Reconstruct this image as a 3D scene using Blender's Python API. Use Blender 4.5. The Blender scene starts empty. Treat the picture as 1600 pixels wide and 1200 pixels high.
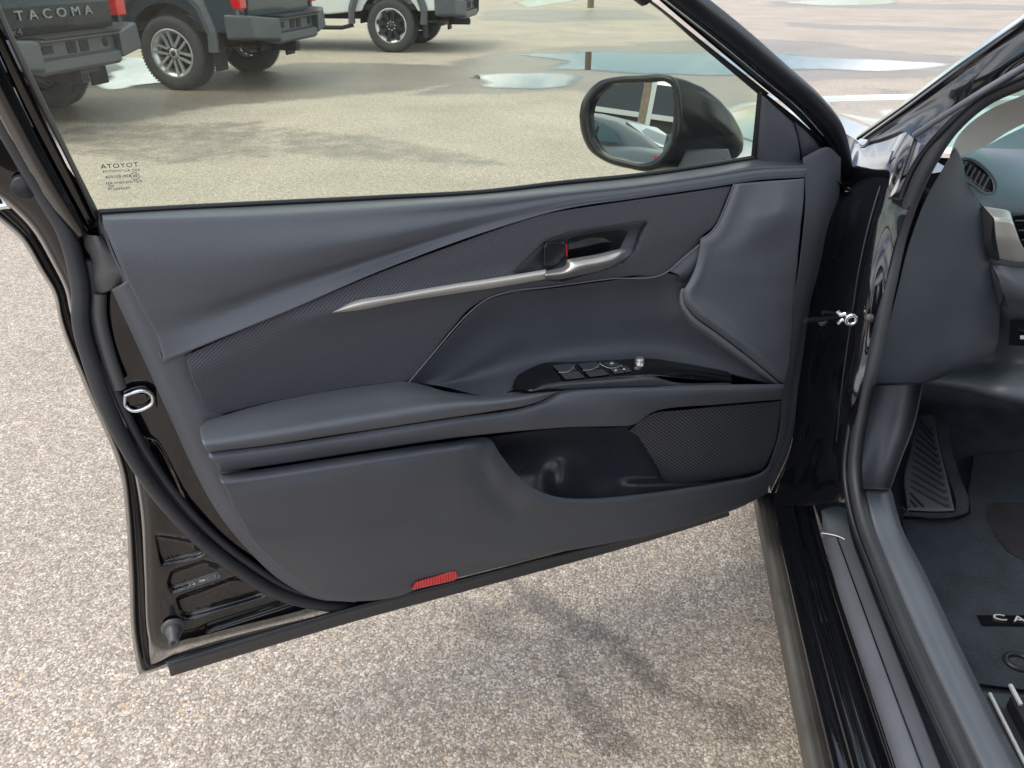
import bpy, bmesh, random
import numpy as np
from math import *
from mathutils import Matrix, Vector
random.seed(7)
SC = bpy.context.scene; COL = SC.collection
# ------------------------------------------------------------------ camera
CAMH, PITCH, YAW, FPX = 1.33, radians(29), radians(7), 1200.0
cd = bpy.data.cameras.new('camera'); cam = bpy.data.objects.new('camera', cd); COL.objects.link(cam)
cam.location = (0, 0, CAMH); cam.rotation_euler = (radians(90) - PITCH, 0, YAW)
cd.sensor_width = 36; cd.lens = 36 * FPX / 1600; cd.clip_start = .05; cd.clip_end = 2000
SC.camera = cam
# ------------------------------------------------------------------ world, sun, exposure
SUN_EL, SUN_AZ = radians(58), radians(246)      # azimuth clockwise from +Y
w = bpy.data.worlds.new('World'); SC.world = w; w.use_nodes = True
nt = w.node_tree; N = nt.nodes; L = nt.links
bg = N['Background']
sky = N.new('ShaderNodeTexSky'); sky.sky_type = 'NISHITA'; sky.sun_disc = False
sky.sun_elevation = SUN_EL; sky.sun_rotation = SUN_AZ
tc = N.new('ShaderNodeTexCoord'); mp = N.new('ShaderNodeMapping'); mp.inputs['Scale'].default_value = (1, 1, 2.2)
no = N.new('ShaderNodeTexNoise'); no.inputs['Scale'].default_value = 2.1; no.inputs['Detail'].default_value = 7; no.inputs['Roughness'].default_value = .6
cr = N.new('ShaderNodeValToRGB'); cr.color_ramp.elements[0].position = .40; cr.color_ramp.elements[1].position = .56
mx = N.new('ShaderNodeMix'); mx.data_type = 'RGBA'
cl = N.new('ShaderNodeValToRGB'); cl.color_ramp.elements[0].color = (6.9, 7.2, 7.8, 1); cl.color_ramp.elements[1].color = (12.1, 12.1, 12.2, 1)
cl.color_ramp.elements[0].position = .35; cl.color_ramp.elements[1].position = .7
L.new(tc.outputs['Generated'], mp.inputs['Vector']); L.new(mp.outputs[0], no.inputs['Vector']); L.new(no.outputs['Fac'], cr.inputs[0]); L.new(no.outputs['Fac'], cl.inputs[0])
L.new(cr.outputs[0], mx.inputs['Factor']); L.new(sky.outputs[0], mx.inputs['A']); L.new(cl.outputs[0], mx.inputs['B'])
L.new(mx.outputs['Result'], bg.inputs['Color']); bg.inputs['Strength'].default_value = .125
sd = bpy.data.lights.new('sun', 'SUN'); sd.energy = 1.0; sd.angle = radians(34); sd.color = (1, .90, .76)
sun = bpy.data.objects.new('sun', sd); COL.objects.link(sun)
sdir = Vector((sin(SUN_AZ) * cos(SUN_EL), cos(SUN_AZ) * cos(SUN_EL), sin(SUN_EL)))
sun.rotation_euler = sdir.to_track_quat('Z', 'Y').to_euler(); sun.location = (0, 0, 30)
SC.view_settings.view_transform = 'Standard'; SC.view_settings.look = 'None'; SC.view_settings.exposure = .70; SC.view_settings.gamma = 1
SC.cycles.max_bounces = 8; SC.cycles.transparent_max_bounces = 12; SC.cycles.caustics_reflective = False; SC.cycles.caustics_refractive = False
SC.cycles.use_denoising = True
# ------------------------------------------------------------------ measuring helpers: where a sight line meets a real plane
CP = np.array([0, 0, CAMH])
F0 = np.array([-sin(YAW) * cos(PITCH), cos(YAW) * cos(PITCH), -sin(PITCH)]); R0 = np.array([cos(YAW), sin(YAW), 0]); U0 = np.cross(R0, F0)
def ray(x, y): return F0 + R0 * (x - 800) / FPX - U0 * (y - 600) / FPX
def hitp(x, y, q, n): d = ray(x, y); q = np.asarray(q, float); n = np.asarray(n, float); return CP + d * (((q - CP) @ n) / (d @ n))
def Zp(x, y, z): return hitp(x, y, (0, 0, z), (0, 0, 1))
def Xp(x, y, X): return hitp(x, y, (X, 0, 0), (1, 0, 0))
def Yp(x, y, Y): return hitp(x, y, (0, Y, 0), (0, 1, 0))
DA = radians(59.13); EU = np.array([-sin(DA), -cos(DA), 0]); EN = np.array([cos(DA), -sin(DA), 0])
DO = Zp(1190, 770, .3); DO[2] = 0
def Dp(x, y, w): return hitp(x, y, DO + EN * w, EN)
def dl(u, w, z): return DO + EU * u + EN * w + np.array([0, 0, z])
LEAN = .33; GN = EN - np.array([0, 0, LEAN]); GN /= np.linalg.norm(GN)
def Gp(x, y, w): return hitp(x, y, dl(.6, -.035 + w, 1.05), GN)     # plane of the side glass, leaning inwards with height
# ------------------------------------------------------------------ object helpers
WM = {}
def mat4(o, ex, ey, ez): return Matrix(((ex[0], ey[0], ez[0], o[0]), (ex[1], ey[1], ez[1], o[1]), (ex[2], ey[2], ez[2], o[2]), (0, 0, 0, 1)))
I4 = Matrix.Identity(4)
DM = mat4(DO, EU, -EN, (0, 0, 1))
def link(o, M=I4, parent=None):
    COL.objects.link(o); WM[o] = M
    if parent is not None: o.parent = parent; o.matrix_basis = WM[parent].inverted() @ M
    else: o.matrix_basis = M
    return o
def tag(o, label=None, cat=None, group=None, kind=None):
    for k, v in (('label', label), ('category', cat), ('group', group), ('kind', kind)):
        if v: o[k] = v
    return o
def empty(name, M=I4, parent=None):
    o = bpy.data.objects.new(name, None); o.empty_display_size = .1; return link(o, M, parent)
class MB:
    def __init__(s): s.v = []; s.f = []; s.sm = []; s.mi = []
    def add(s, vs, fs, smooth=False, mi=0):
        b = len(s.v); s.v += [tuple(map(float, p)) for p in vs]; s.f += [[i + b for i in f] for f in fs]; s.sm += [smooth] * len(fs); s.mi += [mi] * len(fs); return s
    def box(s, a, b, mi=0, taper=None):
        x0, y0, z0 = a; x1, y1, z1 = b
        vs = [(x, y, z) for z in (z0, z1) for x, y in ((x0, y0), (x1, y0), (x1, y1), (x0, y1))]
        return s.add(vs, [(0, 3, 2, 1), (4, 5, 6, 7), (0, 1, 5, 4), (1, 2, 6, 5), (2, 3, 7, 6), (3, 0, 4, 7)], False, mi)
    def prism(s, poly, ax, a, b, smooth=False, mi=0):          # polygon in the two other axes, extruded along axis ax
        n = len(poly); vs = []
        for t in (a, b):
            for p in poly: q = list(p); q.insert(ax, t); vs.append(q)
        fs = [list(range(n))[::-1], [n + i for i in range(n)]] + [(i, (i + 1) % n, n + (i + 1) % n, n + i) for i in range(n)]
        return s.add(vs, fs, smooth, mi)
    def tube(s, pts, r, k=10, cap=True, mi=0, flat=None):
        pts = [np.asarray(p, float) for p in pts]; n = len(pts); vs = []; rr = r if hasattr(r, '__len__') else [r] * n
        t = pts[1] - pts[0]; up = np.array([0, 0, 1.]) if abs(t[2]) < .9 * np.linalg.norm(t) else np.array([1., 0, 0])
        for i, p in enumerate(pts):
            t = pts[min(i + 1, n - 1)] - pts[max(i - 1, 0)]; t /= np.linalg.norm(t) + 1e-12
            a = np.cross(up, t); a /= np.linalg.norm(a) + 1e-12; b = np.cross(t, a); up = b
            for j in range(k): an = 2 * pi * j / k; vs.append(p + rr[i] * (a * cos(an) + b * sin(an)))
        fs = [(i * k + j, i * k + (j + 1) % k, (i + 1) * k + (j + 1) % k, (i + 1) * k + j) for i in range(n - 1) for j in range(k)]
        s.add(vs, fs, True, mi)
        if cap: s.add(vs[:k], [list(range(k))], False, mi); s.add(vs[-k:], [list(range(k))], False, mi)
        return s
    def lathe(s, prof, c=(0, 0, 0), ax=1, k=40, mi=0, a0=0, a1=2 * pi):   # prof: (radius, position along axis)
        vs = []; full = abs(a1 - a0 - 2 * pi) < 1e-6; kk = k if full else k + 1
        for r, h in prof:
            for j in range(kk):
                an = a0 + (a1 - a0) * j / k; q = [r * cos(an), r * sin(an)]; q.insert(ax, h); vs.append([q[i] + c[i] for i in range(3)])
        m = k
        fs = [(i * kk + j, i * kk + (j + 1) % kk, (i + 1) * kk + (j + 1) % kk, (i + 1) * kk + j) for i in range(len(prof) - 1) for j in range(m)]
        return s.add(vs, fs, True, mi)
    def build(s, name, mats, parent=None, M=I4, world=False, bevel=0, seg=2):
        me = bpy.data.meshes.new(name); vs = s.v
        if world: Mi = M.inverted(); vs = [tuple(Mi @ Vector(p)) for p in vs]
        me.from_pydata(vs, [], s.f); me.update()
        for m in (mats if isinstance(mats, (list, tuple)) else [mats]): me.materials.append(m)
        me.polygons.foreach_set('use_smooth', s.sm); me.polygons.foreach_set('material_index', s.mi); me.update()
        o = bpy.data.objects.new(name, me); link(o, M, parent)
        if bevel:
            md = o.modifiers.new('bevel', 'BEVEL'); md.width = bevel; md.segments = seg; md.limit_method = 'ANGLE'; md.angle_limit = radians(35)
        return o
def catmull(P, ts, knots):
    P = np.asarray(P, float); k = np.asarray(knots, float); n = len(P)
    m = np.zeros_like(P)
    for i in range(n):
        if i == 0: m[i] = (P[1] - P[0]) / max(k[1] - k[0], 1e-9)
        elif i == n - 1: m[i] = (P[-1] - P[-2]) / max(k[-1] - k[-2], 1e-9)
        else:
            h0 = max(k[i] - k[i - 1], 1e-9); h1 = max(k[i + 1] - k[i], 1e-9)
            a = (P[i] - P[i - 1]) / h0; b = (P[i + 1] - P[i]) / h1
            m[i] = (a * h1 + b * h0) / (h0 + h1)
    idx = np.clip(np.searchsorted(k, ts, side='right') - 1, 0, n - 2); h = np.maximum(k[idx + 1] - k[idx], 1e-9); t = ((ts - k[idx]) / h)[:, None]; h = h[:, None]
    a = P[idx]; b = P[idx + 1]
    return (2 * t**3 - 3 * t**2 + 1) * a + (t**3 - 2 * t**2 + t) * h * m[idx] + (-2 * t**3 + 3 * t**2) * b + (t**3 - t**2) * h * m[idx + 1]
def curve(P, n=60):
    P = np.asarray(P, float); d = np.r_[0, np.cumsum(np.maximum(np.linalg.norm(np.diff(P[:, :2], axis=0), axis=1), 1e-4 if np.ptp(P[:, :2]) < 8 else .3))]
    return catmull(P, np.linspace(0, d[-1], n), d)
def tsamples(n, L, inset):
    t = np.linspace(0, 1, n); e = min(inset / max(L, 1e-6), .3 / n)
    return np.r_[0, e, t[1:-1], 1 - e, 1] if inset else t
def loft(name, rows, fn, mat, parent, M=DM, nu=60, sub=6, lip=.0022, thick=.012, disp=None, inset=2.2, linear=False, close=True):
    rows = [np.asarray(r, float) for r in rows]
    same = all(len(r) == len(rows[0]) for r in rows)
    Ls = max(np.sum(np.linalg.norm(np.diff(r[:, :2], axis=0), axis=1)) for r in rows)
    ts = tsamples(nu, Ls, inset if lip else 0); out = []
    if same:
        seg = np.mean([np.linalg.norm(np.diff(r[:, :2], axis=0), axis=1) for r in rows], axis=0); d = np.r_[0, np.cumsum(np.maximum(seg, .3))]; d /= d[-1]
        for r in rows: out.append(catmull(r, ts, d))
    else:
        for r in rows:
            d = np.r_[0, np.cumsum(np.maximum(np.linalg.norm(np.diff(r[:, :2], axis=0), axis=1), .3))]; out.append(catmull(r, ts, d / d[-1]))
    out = np.array(out)                                          # rows x nu x 3
    g = np.maximum(np.median(np.linalg.norm(np.diff(out[:, :, :2], axis=0), axis=2), axis=1), .4); k = np.r_[0, np.cumsum(g)]
    vv = []
    for i in range(len(rows) - 1): vv += list(np.linspace(k[i], k[i + 1], sub, endpoint=False))
    vv.append(k[-1]); vv = np.array(vv)
    if lip: vv = np.r_[0, min(inset, vv[1] * .4), vv[1:-1], k[-1] - min(inset, (k[-1] - vv[-2]) * .4), k[-1]]
    nc = out.shape[1]
    if linear:
        G = np.stack([np.stack([np.interp(vv, k, out[:, j, c]) for c in range(3)], 1) for j in range(nc)], 1)
    else: G = catmull(out.reshape(len(rows), -1), vv, k).reshape(len(vv), nc, 3)
    if disp is not None: G[:, :, 2] += disp(G[:, :, 0], G[:, :, 1])
    m, n = G.shape[:2]
    if lip:
        G[0, :, 2] -= lip; G[-1, :, 2] -= lip; G[1:-1, 0, 2] -= lip; G[1:-1, -1, 2] -= lip
    pts = [fn(*G[i, j]) for i in range(m) for j in range(n)]
    fs = [(i * n + j, i * n + j + 1, (i + 1) * n + j + 1, (i + 1) * n + j) for i in range(m - 1) for j in range(n - 1)]
    mb = MB(); mb.add(pts, fs, True)
    if thick:
        ring = [(0, j) for j in range(n)] + [(i, n - 1) for i in range(1, m)] + [(m - 1, j) for j in range(n - 2, -1, -1)] + [(i, 0) for i in range(m - 2, 0, -1)]
        top = [fn(*G[i, j]) for i, j in ring]; bot = [fn(G[i, j, 0], G[i, j, 1], G[i, j, 2] - thick) for i, j in ring]; r = len(ring)
        mb.add(top + bot, [(i, (i + 1) % r, r + (i + 1) % r, r + i) for i in range(r)], True)
    return mb.build(name, mat, parent, M, world=True)
def patch(name, poly, fn, mat, parent, M=DM, wfun=None, thick=.01, bevel=0, w=0, smooth=0):   # flat-ish piece with its own outline
    P = np.asarray(poly, float)
    if P.shape[1] == 2: P = np.c_[P, np.full(len(P), w)]
    if smooth: Q = curve(np.vstack([P, P[:1]]), smooth)[:-1]; P = Q
    if wfun: P[:, 2] += wfun(P[:, 0], P[:, 1])
    n = len(P); vs = [fn(*p) for p in P] + [fn(p[0], p[1], p[2] - thick) for p in P]
    mb = MB(); mb.add(vs, [list(range(n))[::-1], [n + i for i in range(n)]] + [(i, (i + 1) % n, n + (i + 1) % n, n + i) for i in range(n)])
    return mb.build(name, mat, parent, M, world=True, bevel=bevel)
def strip(name, pts, r, fn, mat, parent, M=DM, n=80, k=12, xyr=None):
    C = curve(pts, n); mb = MB(); mb.tube([fn(*c) for c in C], r, k); return mb.build(name, mat, parent, M, world=True)
def inpoly(x, y, P):
    P = np.asarray(P, float); ins = np.zeros(x.shape, bool); dist = np.full(x.shape, 1e9)
    for i in range(len(P)):
        ax, ay = P[i]; bx, by = P[(i + 1) % len(P)]
        c = ((ay > y) != (by > y)) & (x < (bx - ax) * (y - ay) / ((by - ay) if by != ay else 1e-9) + ax); ins ^= c
        t = np.clip(((x - ax) * (bx - ax) + (y - ay) * (by - ay)) / ((bx - ax)**2 + (by - ay)**2 + 1e-12), 0, 1)
        dist = np.minimum(dist, np.hypot(x - ax - t * (bx - ax), y - ay - t * (by - ay)))
    return np.where(ins, dist, -dist)
def sst(x): x = np.clip(x, 0, 1); return x * x * (3 - 2 * x)
def text_mesh(txt, size, ext=.001, spacing=1.0):
    c = bpy.data.curves.new('lettering', 'FONT'); c.body = txt; c.size = size; c.extrude = ext; c.align_x = 'CENTER'; c.align_y = 'CENTER'; c.space_character = spacing; c.resolution_u = 3
    o = bpy.data.objects.new('tmp', c); COL.objects.link(o); dg = bpy.context.evaluated_depsgraph_get(); me = bpy.data.meshes.new_from_object(o.evaluated_get(dg)); COL.objects.unlink(o); bpy.data.objects.remove(o); return me
def lettering(name, txt, size, o0, ex, ey, mat, parent, ext=.001, sx=1., spacing=1.):
    me = text_mesh(txt, size, ext, spacing); me.materials.clear(); me.materials.append(mat)
    ex = np.asarray(ex, float); ey = np.asarray(ey, float); ex /= np.linalg.norm(ex); ey /= np.linalg.norm(ey); ez = np.cross(ex, ey)
    o = bpy.data.objects.new(name, me); M = mat4(o0, ex * sx, ey, ez); return link(o, M, parent)
# ------------------------------------------------------------------ materials
def mat(name, col=(.5, .5, .5), rough=.5, metal=0., coat=0., spec=.5, emit=None):
    m = bpy.data.materials.new(name); m.use_nodes = True; b = m.node_tree.nodes['Principled BSDF']
    b.inputs['Base Color'].default_value = (*col, 1); b.inputs['Roughness'].default_value = rough; b.inputs['Metallic'].default_value = metal
    b.inputs['Coat Weight'].default_value = coat; b.inputs['Coat Roughness'].default_value = .03; b.inputs['Specular IOR Level'].default_value = spec
    return m
def nd(m, t, **kw):
    n = m.node_tree.nodes.new(t)
    for k, v in kw.items():
        if k in n.inputs: n.inputs[k].default_value = v
        else: setattr(n, k, v)
    return n
def lk(m, a, b): m.node_tree.links.new(a, b)
def bsdf(m): return m.node_tree.nodes['Principled BSDF']
def grain(m, kind='noise', scale=500, strength=.25, dist=.0006, mottle=.12, rvar=.08, scale3=(1, 1, 1)):
    b = bsdf(m); t = nd(m, 'ShaderNodeTexCoord'); mp = nd(m, 'ShaderNodeMapping'); mp.inputs['Scale'].default_value = scale3; lk(m, t.outputs['Object'], mp.inputs[0])
    if kind == 'leather':
        v = nd(m, 'ShaderNodeTexVoronoi', Scale=scale); v.feature = 'SMOOTH_F1'; lk(m, mp.outputs[0], v.inputs['Vector']); out = v.outputs['Distance']
    else:
        v = nd(m, 'ShaderNodeTexNoise', Scale=scale, Detail=2.); lk(m, mp.outputs[0], v.inputs['Vector']); out = v.outputs['Fac']
    bp = nd(m, 'ShaderNodeBump', Strength=strength, Distance=dist); lk(m, out, bp.inputs['Height']); lk(m, bp.outputs[0], b.inputs['Normal'])
    n2 = nd(m, 'ShaderNodeTexNoise', Scale=9., Detail=5.); lk(m, t.outputs['Object'], n2.inputs['Vector'])
    c = b.inputs['Base Color'].default_value[:]; mr = nd(m, 'ShaderNodeMapRange'); mr.inputs['To Min'].default_value = 1 - mottle; mr.inputs['To Max'].default_value = 1 + mottle
    mr.inputs['From Min'].default_value = .3; mr.inputs['From Max'].default_value = .7
    lk(m, n2.outputs['Fac'], mr.inputs['Value']); vm = nd(m, 'ShaderNodeVectorMath', operation='SCALE'); vm.inputs[0].default_value = c[:3]; lk(m, mr.outputs[0], vm.inputs['Scale']); lk(m, vm.outputs[0], b.inputs['Base Color'])
    r = b.inputs['Roughness'].default_value; m2 = nd(m, 'ShaderNodeMapRange'); m2.inputs['From Min'].default_value = .3; m2.inputs['From Max'].default_value = .7; m2.inputs['To Min'].default_value = r - rvar; m2.inputs['To Max'].default_value = r + rvar
    lk(m, n2.outputs['Fac'], m2.inputs['Value']); lk(m, m2.outputs[0], b.inputs['Roughness'])
    return m
M_ = {}
M_['paint'] = mat('black_paint', (.0035, .004, .006), .07, 0, 1.0)
def dusty(m, sc=260, amt=.5):
    b = bsdf(m); t = nd(m, 'ShaderNodeTexCoord'); n = nd(m, 'ShaderNodeTexNoise', Scale=float(sc), Detail=3.); lk(m, t.outputs['Object'], n.inputs['Vector'])
    r = nd(m, 'ShaderNodeValToRGB'); r.color_ramp.elements[0].position = .70; r.color_ramp.elements[1].position = .78; lk(m, n.outputs['Fac'], r.inputs[0])
    c = b.inputs['Base Color'].default_value[:]; x = nd(m, 'ShaderNodeMix', data_type='RGBA'); x.inputs['A'].default_value = c; x.inputs['B'].default_value = (.22, .20, .17, 1); s = nd(m, 'ShaderNodeMath', operation='MULTIPLY'); s.inputs[1].default_value = amt
    lk(m, r.outputs[0], s.inputs[0]); lk(m, s.outputs[0], x.inputs['Factor']); lk(m, x.outputs['Result'], b.inputs['Base Color'])
    n2 = nd(m, 'ShaderNodeTexNoise', Scale=7., Detail=4.); lk(m, t.outputs['Object'], n2.inputs['Vector']); mr = nd(m, 'ShaderNodeMapRange'); mr.inputs['To Min'].default_value = .04; mr.inputs['To Max'].default_value = .16; lk(m, n2.outputs['Fac'], mr.inputs['Value']); lk(m, mr.outputs[0], b.inputs['Roughness'])
    return m
dusty(M_['paint'])
M_['inner'] = mat('inner_door_paint', (.006, .006, .0065), .13, 0, .6); dusty(M_['inner'], 320, .25)
M_['soft'] = grain(mat('soft_grey_vinyl', (.090, .098, .114), .42), 'leather', 560, .55, .0007, .06)
M_['pad'] = grain(mat('armrest_vinyl', (.092, .100, .116), .38), 'leather', 900, .2, .0003, .05)
M_['hard'] = grain(mat('grained_hard_plastic', (.078, .085, .100), .5), 'leather', 600, .6, .0007, .08)
M_['lip'] = grain(mat('trim_edge_plastic', (.15, .16, .18), .4), 'noise', 600, .1, .0002, .05)
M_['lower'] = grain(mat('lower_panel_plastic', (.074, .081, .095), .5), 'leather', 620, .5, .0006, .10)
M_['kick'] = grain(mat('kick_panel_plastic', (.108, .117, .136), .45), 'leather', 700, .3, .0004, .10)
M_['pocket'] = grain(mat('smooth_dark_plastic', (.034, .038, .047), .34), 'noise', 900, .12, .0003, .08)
M_['rubber'] = grain(mat('seal_rubber', (.034, .037, .043), .48), 'noise', 300, .15, .0005, .15)
M_['darkrub'] = grain(mat('dark_rubber', (.016, .018, .022), .4), 'noise', 300, .15, .0005, .15)
M_['cap'] = grain(mat('grey_rubber_cap', (.075, .075, .078), .42), 'noise', 200, .1, .0005, .08)
M_['piano'] = mat('gloss_black_plastic', (.006, .007, .009), .12, 0, .6)
M_['switch'] = grain(mat('switch_plastic', (.050, .055, .066), .38), 'noise', 500, .1, .0002, .1)
M_['satin'] = mat('satin_silver', (.66, .63, .58), .33, .55)
M_['satin2'] = mat('brushed_handle_silver', (.52, .51, .49), .30, .75)
M_['chrome'] = mat('bright_zinc', (.78, .82, .84), .13, 1.0)
M_['letter'] = mat('silver_letter', (.62, .62, .62), .35, .2)
M_['white'] = mat('white_print', (.75, .78, .8), .5)
M_['redp'] = mat('red_print', (.55, .02, .02), .4)
M_['mirror'] = mat('mirror_silvering', (.80, .86, .86), .0, 1.0)
M_['steel'] = grain(mat('dark_steel', (.05, .05, .055), .4, .6), 'noise', 80, .2, .001, .3)
# fabric: fine diagonal rib
def fabric():
    m = mat('ribbed_fabric', (.068, .068, .080), .85, spec=.25); b = bsdf(m); t = nd(m, 'ShaderNodeTexCoord'); mp = nd(m, 'ShaderNodeMapping'); mp.inputs['Rotation'].default_value = (0, radians(-38), 0); lk(m, t.outputs['Object'], mp.inputs[0])
    wv = nd(m, 'ShaderNodeTexWave', Scale=84., Distortion=.3); wv.inputs['Detail'].default_value = 1; wv.bands_direction = 'Z'; lk(m, mp.outputs[0], wv.inputs['Vector'])
    no = nd(m, 'ShaderNodeTexNoise', Scale=700., Detail=2.); lk(m, t.outputs['Object'], no.inputs['Vector'])
    ad = nd(m, 'ShaderNodeMath', operation='ADD'); lk(m, wv.outputs['Fac'], ad.inputs[0]); lk(m, no.outputs['Fac'], ad.inputs[1])
    bp = nd(m, 'ShaderNodeBump', Strength=.5, Distance=.0006); lk(m, ad.outputs[0], bp.inputs['Height']); lk(m, bp.outputs[0], b.inputs['Normal'])
    mr = nd(m, 'ShaderNodeMapRange'); mr.inputs['From Min'].default_value = .3; mr.inputs['From Max'].default_value = 1.6; mr.inputs['To Min'].default_value = .58; mr.inputs['To Max'].default_value = 1.42; lk(m, ad.outputs[0], mr.inputs['Value'])
    vm = nd(m, 'ShaderNodeVectorMath', operation='SCALE'); vm.inputs[0].default_value = (.068, .068, .080); lk(m, mr.outputs[0], vm.inputs['Scale']); lk(m, vm.outputs[0], b.inputs['Base Color'])
    b.inputs['Sheen Weight'].default_value = .15; return m
M_['fabric'] = fabric()
def grille():
    m = mat('speaker_mesh_plastic', (.05, .055, .065), .45); b = bsdf(m); t = nd(m, 'ShaderNodeTexCoord'); s = nd(m, 'ShaderNodeSeparateXYZ'); lk(m, t.outputs['Object'], s.inputs[0])
    def sn(sock, k, ph=0):
        a = nd(m, 'ShaderNodeMath', operation='MULTIPLY_ADD'); lk(m, sock, a.inputs[0]); a.inputs[1].default_value = k; a.inputs[2].default_value = ph; q = nd(m, 'ShaderNodeMath', operation='SINE'); lk(m, a.outputs[0], q.inputs[0]); return q.outputs[0]
    k = 2 * pi / .0078
    mu = nd(m, 'ShaderNodeMath', operation='MULTIPLY'); lk(m, sn(s.outputs['X'], k), mu.inputs[0]); lk(m, sn(s.outputs['Z'], k * 1.1), mu.inputs[1])
    r = nd(m, 'ShaderNodeMapRange'); r.inputs['From Min'].default_value = -.15; r.inputs['From Max'].default_value = .5; lk(m, mu.outputs[0], r.inputs['Value'])
    x = nd(m, 'ShaderNodeMix', data_type='RGBA'); x.inputs['A'].default_value = (.006, .007, .009, 1); x.inputs['B'].default_value = (.14, .15, .17, 1); lk(m, r.outputs[0], x.inputs['Factor']); lk(m, x.outputs['Result'], b.inputs['Base Color'])
    bp = nd(m, 'ShaderNodeBump', Strength=.7, Distance=.001); lk(m, r.outputs[0], bp.inputs['Height']); lk(m, bp.outputs[0], b.inputs['Normal']); return m
M_['grille'] = grille()
def carpet(name, c, sc=350, st=.9):
    m = mat(name, c, .95, spec=.15); b = bsdf(m); t = nd(m, 'ShaderNodeTexCoord'); n = nd(m, 'ShaderNodeTexNoise', Scale=float(sc) * .45, Detail=5., Roughness=.8); lk(m, t.outputs['Object'], n.inputs['Vector'])
    bp = nd(m, 'ShaderNodeBump', Strength=st, Distance=.004); lk(m, n.outputs['Fac'], bp.inputs['Height']); lk(m, bp.outputs[0], b.inputs['Normal'])
    n3 = nd(m, 'ShaderNodeTexNoise', Scale=12., Detail=3.); lk(m, t.outputs['Object'], n3.inputs['Vector']); ad = nd(m, 'ShaderNodeMath', operation='ADD'); lk(m, n.outputs['Fac'], ad.inputs[0]); lk(m, n3.outputs['Fac'], ad.inputs[1])
    mr = nd(m, 'ShaderNodeMapRange'); mr.inputs['From Min'].default_value = .6; mr.inputs['From Max'].default_value = 1.4; mr.inputs['To Min'].default_value = .4; mr.inputs['To Max'].default_value = 1.6; lk(m, ad.outputs[0], mr.inputs['Value'])
    vm = nd(m, 'ShaderNodeVectorMath', operation='SCALE'); vm.inputs[0].default_value = c; lk(m, mr.outputs[0], vm.inputs['Scale']); lk(m, vm.outputs[0], b.inputs['Base Color']); b.inputs['Sheen Weight'].default_value = .1; return m
M_['carpet'] = carpet('footwell_carpet', (.042, .048, .062), 400); M_['matc'] = carpet('floor_mat_pile', (.031, .041, .056), 300)
M_['rest'] = grain(mat('footrest_rubber', (.12, .125, .14), .5), 'noise', 300, .2, .0005, .1)
M_['dashtop'] = grain(mat('dash_top_vinyl', (.13, .145, .165), .42), 'leather', 600, .3, .0005, .06)
M_['dside'] = grain(mat('dash_side_plastic', (.052, .058, .074), .5), 'leather', 700, .3, .0004, .1)
M_['sillp'] = grain(mat('sill_plastic', (.115, .125, .148), .42), 'leather', 700, .3, .0004, .10)
def glassmat(name, tint, ior=1.45, veil=.0, mix=1.):
    m = bpy.data.materials.new(name); m.use_nodes = True; n = m.node_tree.nodes; n.clear(); o = n.new('ShaderNodeOutputMaterial'); t = n.new('ShaderNodeBsdfTransparent'); t.inputs[0].default_value = (*tint, 1)
    g = n.new('ShaderNodeBsdfGlossy'); g.inputs['Roughness'].default_value = .0; f = n.new('ShaderNodeFresnel'); f.inputs['IOR'].default_value = ior; x = n.new('ShaderNodeMixShader')
    ge = n.new('ShaderNodeNewGeometry'); iv = n.new('ShaderNodeMath'); iv.operation = 'SUBTRACT'; iv.inputs[0].default_value = 1; lk(m, ge.outputs['Backfacing'], iv.inputs[1]); mu = n.new('ShaderNodeMath'); mu.operation = 'MULTIPLY'; lk(m, f.outputs[0], mu.inputs[0]); lk(m, iv.outputs[0], mu.inputs[1])
    lk(m, mu.outputs[0], x.inputs[0]); lk(m, t.outputs[0], x.inputs[1]); lk(m, g.outputs[0], x.inputs[2]); last = x.outputs[0]
    if veil:  # patchy pale diffuse layer paints in the veil of reflections over the glass
        d = n.new('ShaderNodeBsdfDiffuse'); d.inputs[0].default_value = (.8, .85, .82, 1); no = n.new('ShaderNodeTexNoise'); no.inputs['Scale'].default_value = 3; tcn = n.new('ShaderNodeTexCoord'); lk(m, tcn.outputs['Object'], no.inputs['Vector'])
        mr = n.new('ShaderNodeMapRange'); mr.inputs['From Min'].default_value = .35; mr.inputs['From Max'].default_value = .75; mr.inputs['To Min'].default_value = veil * .3; mr.inputs['To Max'].default_value = veil; lk(m, no.outputs['Fac'], mr.inputs['Value'])
        y = n.new('ShaderNodeMixShader'); lk(m, mr.outputs[0], y.inputs[0]); lk(m, last, y.inputs[1]); lk(m, d.outputs[0], y.inputs[2]); last = y.outputs[0]
    lk(m, last, o.inputs[0]); return m
M_['glass'] = glassmat('green_tinted_glass', (.94, .975, .90), 1.5, .02)
M_['carglass'] = mat('dark_tinted_car_glass', (.02, .035, .035), .05, 0, 1.0)
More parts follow.
